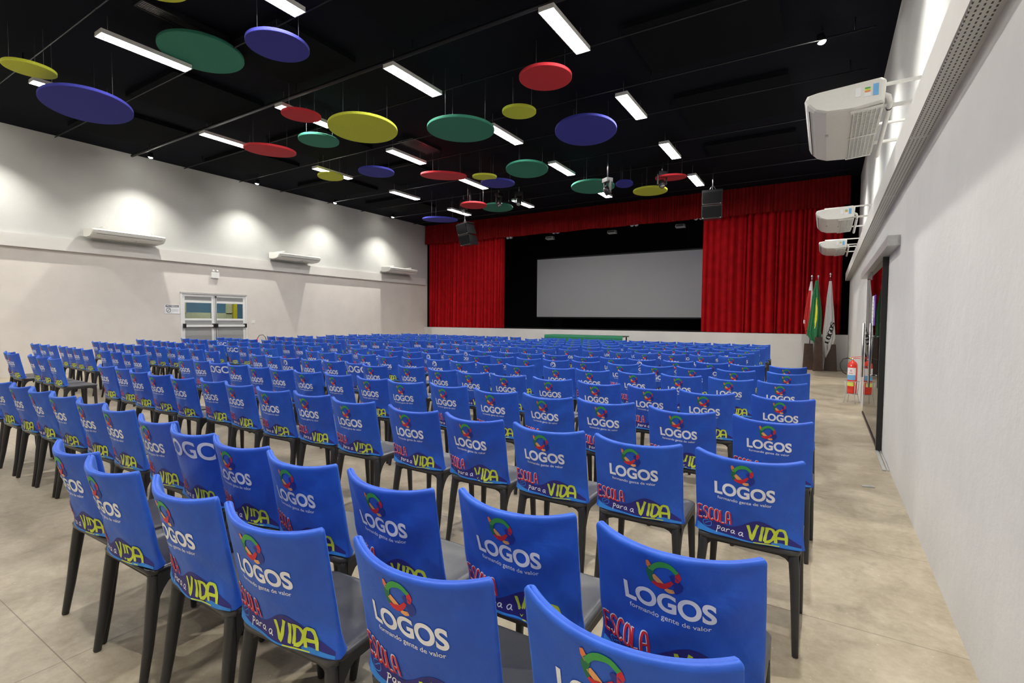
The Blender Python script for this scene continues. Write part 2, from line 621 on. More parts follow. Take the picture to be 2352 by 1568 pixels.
def strokes(mb, word, fn, x0, x1, z0, z1, w, mat, gap=0.28, dz=0.0, wvar=0.0):
    wd = {'I': 0.45}
    tot = sum(wd.get(c, 1.0) for c in word)
    cw_ = (x1 - x0) / (tot + gap * (len(word) - 1))
    x = x0
    for ch in word:
        cw = cw_ * wd.get(ch, 1.0)
        for st in GLYPH.get(ch, []):
            pts = smooth_pts([(x + a * cw, z0 + b * (z1 - z0)) for a, b in st], 3)
            ws = [w * (1 + wvar * math.sin(i * 1.7)) for i in range(len(pts))]
            ribbon(mb, pts, ws, fn, mat)
        x += cw + cw_ * gap
        z0 += dz
        z1 += dz


# ------------------------------------------------------------------ the room
mb = MB()
mb.box((-22, -7, -0.2), (3.5, 24, 0.0), 'floor')
struct(mb.build('floor'))

mb = MB()
mb.box((XL - 0.5, -7, ZC), (1.6, YS + 0.2, ZC + 0.2), 'ceiling')
struct(mb.build('ceiling'))

DY0, DY1, DZ1 = 7.51, 9.50, 2.17       # double door in the left wall
mb = MB()
mb.box((XL - 0.15, -6, 0), (XL, DY0, 3.10), 'wall')
mb.box((XL - 0.15, DY1, 0), (XL, YS + 0.2, 3.10), 'wall')
mb.box((XL - 0.15, DY0, DZ1), (XL, DY1, 3.10), 'wall')
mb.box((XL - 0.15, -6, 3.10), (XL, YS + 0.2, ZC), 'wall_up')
struct(mb.build('wall_left'))
mb = MB()
mb.box((XL - 0.02, -6, 3.09), (XL + 0.10, YS - 0.02, 3.40), 'beam')
struct(mb.build('trim_1'))

GY0, GY1, GZ1 = 7.05, 9.72, 2.16       # sliding door opening in the right wall
mb = MB()
rbox(mb, (0, -6, 0), (0.22, GY0, 2.95), 'wall_r')
rbox(mb, (0, GY1, 0), (0.22, YS + 0.2, 2.95), 'wall_r')
rbox(mb, (0, GY0, GZ1), (0.22, GY1, 2.95), 'wall_r')
rbox(mb, (0.18, -6, 2.95), (0.34, YS + 0.2, ZC), 'wall_ru')
struct(mb.build('wall_right'))

mb = MB()
rbox(mb, (-0.125, -6, 2.73), (0.01, YS - 0.02, 2.95), 'beam')
struct(mb.build('trim_2'))

mb = MB()
mb.box((XL - 0.2, -6.2, 0), (1.4, -6.0, ZC), 'wall')
struct(mb.build('wall_back'))

# stage: white front wall, black deck and black surround
STZ = 1.085
mb = MB()
mb.box((XL, YS, 0), (rw(0, YS, 0)[0], YS + 0.15, STZ), 'wall_r')
struct(mb.build('wall_stage_front'))
mb = MB()
mb.box((XL, YS + 0.15, STZ - 0.12), (0.9, 23.5, STZ), 'black_cloth')
struct(mb.build('floor_stage'))
mb = MB()
mb.box((XL - 0.15, 23.3, 0.9), (1.2, 23.5, ZC + 0.6), 'black_cloth')
mb.box((XL - 0.2, YS + 0.2, 0.9), (XL - 0.05, 23.5, ZC + 0.6), 'black_cloth')
mb.box((0.95, YS + 0.2, 0.9), (1.15, 23.5, ZC + 0.6), 'black_cloth')
mb.box((XL - 0.2, YS + 0.2, ZC + 0.3), (1.2, 23.5, ZC + 0.5), 'black_cloth')
struct(mb.build('wall_stage_back'))
mb = MB()
mb.box((-13.6, YS + 1.0, STZ), (-12.45, YS + 1.1, ZC), 'black_cloth')
tag(mb.build('stage_wing'), 'black cloth wing hanging inside the stage opening beside the left red curtain', 'stage curtain')
mb = MB()
mb.box((-12.4, 18.75, 5.28), (-3.0, 18.83, ZC), 'black_cloth')
tag(mb.build('stage_border'), 'black cloth border hanging along the top of the stage opening', 'stage curtain')

# ceiling boards, a little paler than the slab
for i, (x0, x1, y0, y1) in enumerate([(-11.9, -9.95, 4.55, 6.25), (-14.9, -12.95, 4.55, 6.35), (-14.9, -12.95, 7.55, 9.2), (-11.9, -9.95, 7.55, 9.2), (-2.65, -0.62, 7.4, 9.0), (-2.6, -0.62, 10.2, 12.1), (-2.6, -0.62, 13.3, 15.2), (-14.9, -12.95, 10.5, 12.2), (-11.9, -9.95, 10.5, 12.2), (-8.6, -6.9, 4.55, 6.0), (-14.9, -12.95, 13.4, 15.2), (-5.7, -3.7, 4.55, 5.9), (-2.65, -0.62, 4.4, 6.0)]):
    mb = MB()
    mb.box((x0, y0, ZC - 0.09), (x1, y1, ZC - 0.003), 'ceil_panel')
    o = struct(mb.build('ceiling_board'))

# thin steel rods that carry lamps and discs, running across the hall
for k, y in enumerate([1.6, 3.0, 4.55, 6.12, 7.4, 9.0, 10.4, 12.3, 13.9, 15.4, 16.9]):
    mb = MB()
    x0 = -15.7
    x1 = 0.55
    mb.tube([(x0, y, 5.72), (x1, y, 5.72)], 0.013 if k != 3 else 0.035, 'black_metal', 8)
    for x in range(-15, 1, 3):
        mb.tube([(x + 0.3, y, 5.70), (x + 0.3, y, ZC)], 0.008, 'black_metal', 6)
    tag(mb.build('ceiling_rail'), ['thin black steel rod across the ceiling, first from the camera', 'thin black steel rod across the ceiling, second from the camera', 'thin black steel rod across the ceiling, third from the camera',
        'thickest black steel pipe across the ceiling, fourth from the camera', 'thin black steel rod across the ceiling just beyond the thick pipe', 'thin black steel rod across the ceiling, sixth from the camera',
        'thin black steel rod across the ceiling, seventh from the camera', 'thin black steel rod across the ceiling, fourth back from the stage', 'thin black steel rod across the ceiling, third back from the stage',
        'thin black steel rod across the ceiling, second back from the stage', 'thin black steel rod across the ceiling, nearest to the red valance'][k], 'ceiling rail', 'steel rods across the ceiling')

# ------------------------------------------------------------------ ceiling lamps
ORD = ['first', 'second', 'third', 'fourth', 'fifth', 'sixth', 'seventh', 'eighth', 'ninth', 'tenth', 'eleventh', 'twelfth', 'thirteenth', 'fourteenth', 'fifteenth', 'sixteenth']


def lamp_parts():
    a = MB()
    a.box((-0.115, -0.62, 0.012), (0.115, 0.62, 0.06), 'white_metal')
    for s in (-1, 1):
        a.box((s * 0.115 - 0.006, -0.62, -0.006), (s * 0.115 + 0.006, 0.62, 0.012), 'white_metal')
        a.box((-0.115, s * 0.62 - 0.006, -0.006), (0.115, s * 0.62 + 0.006, 0.012), 'white_metal')
    b = MB()
    b.box((-0.108, -0.613, 0.0), (0.108, 0.613, 0.011), 'emit')
    c = MB()
    for s in (-1, 1):
        c.tube([(0, s * 0.5, 0.06), (0, s * 0.5, ZC - 5.6)], 0.003, 'wire', 6)
    return a, b, c


proto = None
cols = [(-3.25, 'nearest the right wall'), (-6.18, 'second from the right wall'), (-9.17, 'second from the left wall'), (-12.03, 'nearest the left wall')]
for x, cn in cols:
    for k, y0 in enumerate([-2.7, 0.3, 3.2, 6.07, 9.03, 11.95, 14.93]):
        where = {-1: ''}
        lab = 'long ceiling lamp, line %s, %s from the stage' % (cn, ORD[6 - k])
        loc = (x, y0 + 0.6, 5.6)
        if proto is None:
            proto = thing('ceiling_lamp', lab, 'ceiling lamp', loc, 0, 'linear ceiling lamps')
            for n_, p_ in zip(('housing', 'diffuser', 'hanger'), lamp_parts()):
                p_.build(n_, proto)
        else:
            copy_thing(proto, loc, 0, lab)


def spot_parts(root, side):
    T = Matrix.Rotation(side * 0.22, 4, 'Y')
    a = MB()
    a.lathe([(0.02, 0.13), (0.05, 0.12), (0.062, 0.05), (0.066, 0.0), (0.060, 0.0), (0.056, 0.02)], 'black_metal', 18, T)
    a.tube([(0, 0, 0.12), (0, 0, ZC - 5.72)], 0.008, 'black_metal', 6)
    a.build('lamp_body', root)
    b = MB()
    b.lathe([(0.052, 0.004), (0.050, -0.008), (0.036, -0.022), (0.012, -0.028)], 'spot_lens', 18, T)
    b.build('lens', root)


SPOTY = [-2.8, 0.35, 3.45, 6.43, 9.40, 12.40, 15.33]
SPOTYR = [-2.8, 0.2, 3.15, 6.15, 9.09, 12.25, 15.40]
for side, xs, ys in ((1, -15.40, SPOTY), (-1, -0.11, SPOTYR)):
    for k, y in enumerate(ys):
        nm = 'left' if side > 0 else 'right'
        r = thing('ceiling_spotlight', 'small round spotlight near the %s wall, %s back from the stage' % (nm, ORD[6 - k]), 'spotlight', (xs, y, 5.72), 0, 'wall spotlights')
        spot_parts(r, side)
        ld = bpy.data.lights.new('spot', 'SPOT')
        ld.energy = SPOT_WATTS
        ld.color = (1.0, 0.975, 0.91)
        ld.spot_size = math.radians(108)
        ld.spot_blend = 1.0
        ld.shadow_soft_size = 0.035
        lo = bpy.data.objects.new('lamp_light', ld)
        COL.objects.link(lo)
        lo.parent = r
        lo.location = (0, 0, -0.07)
        lo.rotation_euler = (0, side * 0.02, 0)

# ------------------------------------------------------------------ round felt discs
DISCS = [
    (-10.67, 2.81, 5.30, 0.326, -0.034, 0.009, 'yellow', 'small yellow ceiling disc at the far left edge'),
    (-10.67, 3.53, 5.00, 0.628, 0.112, -0.037, 'blue', 'large blue ceiling disc at the left, tilted under one wire'),
    (-8.60, 4.35, 5.68, 0.605, 0.030, -0.015, 'green', 'large dark green ceiling disc behind the end of a long lamp'),
    (-6.69, 4.42, 5.30, 0.420, 0.008, -0.005, 'blue', 'medium blue ceiling disc beside the large dark green one'),
    (-7.10, 3.02, 5.55, 0.40, 0, 0, 'yellow', 'yellow ceiling disc cut off by the top of the picture'),
    (-8.55, 6.12, 5.30, 0.356, -0.041, 0.029, 'red', 'small red ceiling disc left of the large yellow one'),
    (-10.95, 7.01, 5.30, 0.557, -0.063, 0.040, 'red', 'wide red ceiling disc covering a lamp, furthest left of the reds'),
    (-9.41, 7.16, 5.30, 0.420, 0.001, -0.001, 'green', 'dark green ceiling disc between two red ones on the left'),
    (-7.63, 6.81, 5.10, 0.651, 0.042, -0.038, 'yellow', 'largest yellow ceiling disc, left of the picture centre'),
    (-11.49, 9.12, 5.30, 0.341, 0.026, -0.021, 'yellow', 'small yellow ceiling disc in front of a lamp near the left wall'),
    (-10.34, 9.69, 5.40, 0.472, 0.004, -0.004, 'blue', 'blue ceiling disc on a short wire below the largest yellow one'),
    (-8.76, 10.61, 5.30, 0.616, -0.075, 0.090, 'red', 'thin looking red ceiling disc tilted edge on in the centre'),
    (-5.81, 7.53, 4.97, 0.625, -0.001, 0.001, 'green', 'large green ceiling disc hanging low on two long wires'),
    (-4.00, 7.46, 5.45, 0.438, 0.003, -0.006, 'red', 'red ceiling disc highest of the reds, below a long lamp'),
    (-4.95, 8.20, 5.35, 0.320, -0.009, 0.016, 'yellow', 'small yellow ceiling disc right below the highest red one'),
    (-4.19, 9.57, 5.30, 0.622, 0.048, -0.110, 'blue', 'large blue ceiling disc right of centre on two wires'),
    (-6.53, 11.23, 5.30, 0.542, 0.049, -0.085, 'green', 'green ceiling disc below and right of the large green one'),
    (-7.86, 11.24, 5.30, 0.330, -0.029, 0.041, 'yellow', 'small yellow ceiling disc half behind a blue one'),
    (-7.90, 11.95, 5.30, 0.481, -0.007, 0.010, 'blue', 'blue ceiling disc overlapping a small yellow one'),
    (-5.57, 13.27, 5.20, 0.604, 0.019, -0.046, 'green', 'green ceiling disc in front of the red valance, beside a small lamp'),
    (-4.43, 14.92, 5.30, 0.493, 0.004, -0.012, 'yellow', 'yellow ceiling disc furthest right, above the stage opening'),
    (-3.64, 14.16, 5.40, 0.412, -0.020, 0.077, 'red', 'red ceiling disc furthest right, above the last yellow one'),
    (-9.59, 13.11, 5.10, 0.425, 0.010, -0.013, 'red', 'red ceiling disc above the left hanging loudspeaker'),
    (-9.95, 13.6, 5.24, 0.30, 0.0, 0.0, 'yellow', 'small yellow ceiling disc peeking out behind the far red one'),
    (-9.59, 14.50, 5.30, 0.532, 0.025, -0.038, 'green', 'shadowed dark green ceiling disc behind the far red one'),
    (-11.70, 13.97, 5.00, 0.625, -0.039, 0.046, 'blue', 'far blue ceiling disc seen edge on beside the left wall corner'),
    (-4.96, 14.15, 5.40, 0.246, 0.051, -0.144, 'blue', 'very dark small blue ceiling disc between green and yellow ones'),
]
for (x, y, z, r, ax, ay, c, lab) in DISCS:
    root = thing('ceiling_disc', lab, 'ceiling disc', (x, y, z), 0, 'round felt discs under the ceiling')
    a = MB()
    n = 56
    h = 0.05
    prof = [(r - 0.006, 0.0), (r, 0.006), (r, h - 0.006), (r - 0.006, h)]
    vs_, fs_ = [], []
    for pr, pz in prof:
        for k in range(n):
            t = 2 * PI * k / n
            dx, dy = pr * math.cos(t), pr * math.sin(t)
            vs_.append((dx, dy, pz + ax * dx + ay * dy))
    for i in range(3):
        for k in range(n):
            fs_.append((i * n + k, i * n + (k + 1) % n, (i + 1) * n + (k + 1) % n, (i + 1) * n + k))
    fs_ += [tuple(reversed(range(n))), tuple(3 * n + k for k in range(n))]
    a.add(vs_, fs_, 'disc_' + c)
    a.build('disc_panel', root)
    for t in (0.5, 2.6, 4.7):
        w = MB()
        dx, dy = r * 0.72 * math.cos(t), r * 0.72 * math.sin(t)
        zz = h + ax * dx + ay * dy
        w.tube([(dx, dy, zz), (dx, dy, ZC - z)], 0.0025, 'wire', 5)
        w.lathe([(0.012, zz - 0.002), (0.010, zz + 0.012)], 'wire', 8, Matrix.Translation((dx, dy, 0)))
        w.build('hanger_wire', root)

# louvred metal grilles let into the ceiling
for (x, y, w, l, lab) in ((-8.85, 9.75, 0.26, 0.55, 'striped metal ceiling grille beyond the largest yellow disc'), (-8.28, 4.1, 0.12, 0.75, 'narrow striped metal ceiling grille at the upper left behind the green disc')):
    root = thing('ceiling_grille', lab, 'ceiling grille', (x, y, ZC - 0.05), 0)
    a = MB()
    for s in (-1, 1):
        a.box((s * w - 0.012, -l, -0.02), (s * w + 0.012, l, 0.05), 'black_metal')
        a.box((-w, s * l - 0.012, -0.02), (w, s * l + 0.012, 0.05), 'black_metal')
    a.build('grille_frame', root)
    a = MB()
    k = -w + 0.03
    while k < w - 0.01:
        a.box((k - 0.003, -l + 0.01, -0.012), (k + 0.003, l - 0.01, 0.03), 'steel')
        k += 0.042
    a.build('louvres', root)


# ------------------------------------------------------------------ chairs
HW = 0.212     # half width of a back
CT = 0.013     # half thickness of the covered back
ZB = 0.462     # hem of the cover
ZT = 0.862


def back_pt(u, z):
    t = (ZT - z) / 0.40
    sag = 0.066 - 0.030 * t
    y = 0.072 * t - sag * (1 - u * u)
    x = HW * u * (1.0 - 0.012 * t)
    return x, y


def back_n(u, z):
    t = (ZT - z) / 0.40
    sag = 0.066 - 0.030 * t
    dy = 2 * sag * u / HW
    n = Vector((dy, -1.0, -0.18))
    return n.normalized()


def ztop(u):
    return ZT - 0.019 * (1 - abs(u) ** 3)


def make_wrinkle(seed, amp):
    rnd = random.Random(seed)
    W = [(rnd.uniform(6, 22), rnd.uniform(-14, 14), rnd.uniform(0, 6.28), rnd.uniform(0.3, 1.0)) for _ in range(5)]
    off = Vector((rnd.uniform(0, 50), rnd.uniform(0, 50), seed * 3.1))
    dcx = rnd.choice((-1, 1))

    def f(u, z):
        t = max(0, (ZT - z) / 0.40)
        s = sum(a * math.sin(kx * u * HW * 3 + kz * z * 3 + ph) for kx, kz, ph, a in W) / 3
        n = noise.noise(Vector((u * 1.6, z * 7, 0)) + off) * 1.6
        d = (u * 0.6 * dcx + (z - 0.62) * 4)
        crease = math.exp(-(d * 5) ** 2) * 1.4 - math.exp(-((d - 0.28) * 6) ** 2)
        return max(-0.0045, amp * (0.5 * s + n + 0.5 * crease) * (0.25 + 0.9 * t)) + 0.006 * max(0, t - 0.8) * 5 * (0.5 + 0.5 * math.sin(u * 7 + seed))
    return f


def cover_mesh(seed, amp, style, fine=True):
    wr = make_wrinkle(seed, amp)
    nu, nv = (44, 40) if fine else (10, 7)
    mb = MB()
    side = [(-1, k) for k in (1, 2, 3)]
    per = []
    for i in range(nu + 1):
        per.append((-1 + 2 * i / nu, -1.0, 0))
    for k in (1, 2, 3):
        an = PI * k / 4
        per.append((1, -math.cos(an), math.sin(an)))
    for i in range(nu + 1):
        per.append((1 - 2 * i / nu, 1.0, 0))
    for k in (1, 2, 3):
        an = PI * k / 4
        per.append((-1, math.cos(an), math.sin(an)))
    n = len(per)
    rings = [(j / nv, 1.0, 0.0) for j in range(nv + 1)]
    for th in ((25, 50, 72) if fine else (45, 85)):
        rings.append((1.0, math.cos(math.radians(th)), math.sin(math.radians(th))))
    if fine:
        rings.append((1.0, 0.05, 0.45))
    vs_ = []
    for (f, sh, rise) in rings:
        for (u, side_y, ext) in per:
            zt = ztop(u) - CT
            z = ZB + (zt - ZB) * f + rise * CT
            if f == 0:
                z += 0.004 * math.sin(u * 5 + seed)
            x, y = back_pt(u, z)
            nn = back_n(u, z)
            d = wr(u, z) if side_y < 0 else wr(-u + 3, z) * 0.7
            # slack at the hem
            slack = 0.010 * max(0, 1 - f * 5) ** 2
            off = (CT * sh + (d + slack) * (1 if rise == 0 else sh)) * (-side_y)
            p = Vector((x, y, z)) + nn * off
            if ext:
                p.x += math.copysign(CT * ext * sh + slack * 0.6, u)
            vs_.append(p)
    fs_ = []
    R = len(rings)
    for j in range(R - 1):
        for k in range(n):
            fs_.append((j * n + k, j * n + (k + 1) % n, (j + 1) * n + (k + 1) % n, (j + 1) * n + k))
    mb.add(vs_, fs_, 'blue', True)
    # close the seam along the top
    o = (R - 1) * n
    top = []
    for i in range(nu):
        a, b = i, i + 1
        c, d = nu + 4 + (nu - i - 1), nu + 4 + (nu - i)
        top.append((o + a, o + b, o + c, o + d))
    mb.f += [tuple(q) for q in top]
    mb.mi += [mb.m('blue')] * len(top)
    mb.sm += [True] * len(top)

    def drape(off):
        def fn(x, z):
            u = max(-1.0, min(1.0, x / HW))
            z = max(ZB + 0.001, min(z, ztop(u) - CT))
            bx, by = back_pt(u, z)
            f = (z - ZB) / (ztop(u) - CT - ZB)
            slack = 0.010 * max(0, 1 - f * 5) ** 2
            return Vector((bx, by, z)) + back_n(u, z) * (CT + wr(u, z) + slack + off)
        return fn
    f1, f2, f3, f4 = drape(0.0011), drape(0.0017), drape(0.0023), drape(0.0029)

    def area(top_pts, bot_pts, fn, mat):
        a, b = smooth_pts(top_pts, 4), smooth_pts(bot_pts, 4)
        m_ = 2
        vs2 = []
        for p, q in zip(a, b):
            for k in range(m_ + 1):
                t = k / m_
                vs2.append(fn(p[0] * (1 - t) + q[0] * t, p[1] * (1 - t) + q[1] * t))
        fs2 = [(i * 3 + k, (i + 1) * 3 + k, (i + 1) * 3 + k + 1, i * 3 + k + 1) for i in range(len(a) - 1) for k in range(2)]
        mb.add(vs2, fs2, mat)
    # rolling dark hills and the sky blue hem
    xs = [-.211, -.17, -.12, -.08, -.03, .02, .06, .11, .16, .211]
    hill = [.545, .549, .530, .512, .526, .557, .567, .548, .512, .482]
    low = [.500, .484, .476, .473, .470, .468, .466, .466, .466, .464]
    area(list(zip(xs, hill)), list(zip(xs, low)), f1, 'print_navy')
    area(list(zip(xs, low)), [(x, .4625) for x in xs], f2, 'print_sky')
    area([(.10, .478), (.13, .482), (.17, .476), (.211, .472)], [(.10, .464), (.13, .464), (.17, .464), (.211, .464)], f2, 'print_sky')

    def emblem(cx, cz, s, fns, white=False):
        def P(pts):
            return smooth_pts([(cx + a * s * 0.92, cz + b * s * 1.14) for a, b in pts], 4)

        def rb(pts, ws, fn, mat):
            q = P(pts)
            m_ = len(q)
            W = [1.45 * s * (ws[0] + (ws[1] - ws[0]) * (1 - abs(2 * i / (m_ - 1) - 1))) for i in range(m_)]
            ribbon(mb, q, W, fn, 'print_white' if white else mat)
        if white:
            for pts in ([(-.035, -.02), (-.038, .01), (-.01, .035), (.02, .03), (.03, .0), (.005, -.02), (-.02, -.03)], [(.02, -.03), (.042, -.01), (.03, .03), (0, .02), (-.02, 0)]):
                rb(pts, (.006, .008), fns[0], 'print_white')
            return
        rb([(-.043, .034), (-.039, .022), (-.034, .010)], (.005, .010), fns[0], 'print_orange')
        rb([(.024, .010), (.038, -.008), (.042, -.024), (.030, -.038)], (.008, .019), fns[0], 'print_deep')
        rb([(-.033, -.026), (-.039, -.004), (-.032, .014), (-.020, .024)], (.007, .014), fns[0], 'print_dkgreen')
        rb([(-.034, .010), (-.020, .025), (.0, .033), (.022, .032), (.041, .018)], (.008, .012), fns[1], 'print_green')
        rb([(.040, .024), (.043, .008), (.038, -.006)], (.005, .011), fns[0], 'print_red')
        rb([(-.030, -.004), (-.018, -.014), (-.004, -.024)], (.010, .012), fns[0], 'print_peach')
        rb([(.004, -.034), (.016, -.037), (.030, -.034)], (.007, .010), fns[0], 'print_peach')
        rb([(-.033, -.024), (-.016, -.029), (.006, -.025), (.027, -.008)], (.006, .013), fns[1], 'print_red')
    fs3 = (f2, f3, f4)
    if style == 'plain' or style == 'white':
        emblem(-.015, .779, 0.98, fs3, white=(style == 'white'))
        put_text(mb, 'LOGOS', f2, -.130, .112, .665, .725, 'print_white', 0.034)
        if fine:
            put_text(mb, 'formando gente de valor', f2, -.118, .100, .637, .656, 'print_white', 0.008)
        else:
            ribbon(mb, [(-.118, .648), (0, .648), (.1, .648)], .004, f2, 'print_white')
    elif style == 'big':
        put_text(mb, 'LOGOS', f2, -.172, .300, .720, .815, 'print_white', 0.022, xclip=(-.211, .2105))
        ribbon(mb, smooth_pts([(-.209, .75), (-.204, .765), (-.206, .78)]), .006, f2, 'print_red')
    if style == 'white':
        pass
    if fine:
        strokes(mb, 'ESCOLA', f3, -.2085, -.0635, .524, .583, .0085, 'print_white', 0.35)
        strokes(mb, 'ESCOLA', f4, -.2070, -.0620, .522, .581, .0068, 'print_red', 0.35)
        strokes(mb, 'para', f3, -.124, -.044, .484, .502, .0034, 'print_white', 0.1)
        strokes(mb, 'a', f3, -.030, -.009, .482, .502, .0034, 'print_white', 0.1)
        strokes(mb, 'VIDA', f4, .008, .156, .478, .540, .0115, 'print_lime', 0.10, wvar=0.15)
        ribbon(mb, [(.03, .4665), (.08, .468), (.13, .467)], .004, f4, 'print_lime')
        ribbon(mb, smooth_pts([(-.16, .52), (-.185, .51), (-.175, .49), (-.15, .495), (-.15, .515), (-.175, .50)]), .003, f3, 'print_sky')
    else:
        strokes(mb, 'VIDA', f4, .002, .150, .478, .536, .0088, 'print_lime', 0.18)
        ribbon(mb, [(-.2, .55), (-.14, .555), (-.075, .55)], .035, f3, 'print_red')
    return mb


def arch(mb, p0, p1, mat, zt=0.446, zm=0.405, drop=0.09, fil=0.08, th=0.016, n=18):
    """apron panel between two legs with rounded shoulders"""
    p0, p1 = Vector(p0), Vector(p1)
    L_ = (p1 - p0).length
    d = (p1 - p0).normalized()
    nn = Vector((-d.y, d.x, 0)) * th / 2
    vs_ = []
    for i in range(n + 1):
        s = L_ * (0.5 - 0.5 * math.cos(PI * i / n))
        e = min(s, L_ - s)
        zb = zm - (drop * (1 - e / fil) ** 2.6 if e < fil else 0)
        p = p0 + d * s
        for q in (p - nn, p + nn):
            vs_.append((q.x, q.y, zb))
            vs_.append((q.x, q.y, zt))
    fs_ = []
    for i in range(n):
        a, b = i * 4, (i + 1) * 4
        fs_ += [(a, b, b + 1, a + 1), (a + 3, b + 3, b + 2, a + 2), (a, a + 2, b + 2, b), (a + 1, b + 1, b + 3, a + 3)]
    mb.add(vs_, fs_, mat)


def seat_mb(mat='plastic'):
    mb = MB()
    # seat pan with rounded corners and a shallow dish

    def rr(hx, y0, y1, r, z):
        P = []
        for cx, cy, a0 in ((hx - r, y1 - r, 0), (-hx + r, y1 - r, 90), (-hx + r, y0 + r, 180), (hx - r, y0 + r, 270)):
            for k in range(5):
                a = math.radians(a0 + k * 22.5)
                P.append((cx + r * math.cos(a), cy + r * math.sin(a), z))
        return P
    loops = [rr(.214, .035, .420, .035, .425), rr(.217, .032, .424, .038, .446), rr(.211, .038, .418, .036, .452), rr(.190, .06, .410, .03, .4525), rr(.182, .068, .402, .03, .4485), rr(.10, .15, .33, .03, .444)]
    n = 20
    vs_ = [p for l in loops for p in l]
    fs_ = [(j * n + k, j * n + (k + 1) % n, (j + 1) * n + (k + 1) % n, (j + 1) * n + k) for j in range(len(loops) - 1) for k in range(n)]
    fs_ += [tuple(reversed(range(n))), tuple((len(loops) - 1) * n + k for k in range(n))]
    mb.add(vs_, fs_, mat, True)
    arch(mb, (-.205, .058, 0), (.205, .058, 0), 'plastic_leg', .435, .412)
    arch(mb, (-.203, .398, 0), (.203, .398, 0), 'plastic_leg', .435, .412)
    arch(mb, (-.207, .060, 0), (-.207, .398, 0), 'plastic_leg', .435, .405)
    arch(mb, (.207, .060, 0), (.207, .398, 0), 'plastic_leg', .435, .405)
    return mb


def leg_mb(sx, rear, mat='plastic_leg'):
    mb = MB()
    if rear:
        pts = [(sx * .186, .064, .448), (sx * .190, .060, .40), (sx * .197, .047, .30), (sx * .203, .028, .15), (sx * .208, .004, 0.004), (sx * .208, .003, 0.0)]
        rad = [(.021, .022), (.022, .024), (.0195, .022), (.0165, .018), (.0125, .014), (.010, .011)]
    else:
        pts = [(sx * .192, .388, .435), (sx * .195, .390, .38), (sx * .201, .393, .25), (sx * .206, .396, .12), (sx * .209, .400, 0.004), (sx * .209, .400, 0.0)]
        rad = [(.020, .022), (.020, .022), (.0175, .019), (.015, .016), (.0125, .0125), (.010, .010)]
    mb.tube(pts, rad, mat, 12, 0.25)
    return mb


def backrest_mb(mat='plastic'):
    mb = MB()

    def fn(off):
        def g(a, b):
            u = -0.93 + 1.86 * a
            z = 0.435 + (ztop(u) - 0.03 - 0.435) * b
            x, y = back_pt(u, max(z, 0.40))
            return Vector((x, y, z)) + back_n(u, z) * off
        return g
    mb.grid(fn(0.006), 12, 8, mat)
    mb.grid(fn(-0.006), 12, 8, mat)
    for a in (0, 1):
        mb.grid(lambda s, t, a=a: fn(0.006 - 0.012 * s)(a, t), 1, 8, mat)
    mb.grid(lambda s, t: fn(0.006 - 0.012 * t)(s, 1), 12, 1, mat)
    return mb


SEAT = seat_mb().mesh('seat')
SEAT_BLACK = seat_mb('plastic_black').mesh('seat')
BACK = backrest_mb().mesh('backrest')
LEGS = [leg_mb(-1, True).mesh('leg'), leg_mb(1, True).mesh('leg'), leg_mb(-1, False).mesh('leg'), leg_mb(1, False).mesh('leg')]
COVERS = [cover_mesh(s, a, 'plain').mesh('back_cover') for s, a in ((1, .0035), (2, .0050), (5, .0066), (7, .0044), (11, .0105), (13, .0058))]
COV_BIG = [cover_mesh(s, a, 'big').mesh('back_cover') for s, a in ((21, .005), (23, .006))]
COV_WHITE = [cover_mesh(31, .003, 'white').mesh('back_cover')]


def far_mesh(seed, style):
    mb = cover_mesh(seed, .002, style, fine=False)
    for part in (seat_mb(), leg_mb(-1, True), leg_mb(1, True), leg_mb(-1, False), leg_mb(1, False)):
        o = len(mb.v)
        mb.v += part.v
        k = mb.m(part.mats[0])
        for f, s in zip(part.f, part.sm):
            mb.f.append(tuple(o + i for i in f))
            mb.mi.append(k)
            mb.sm.append(s)
    return mb


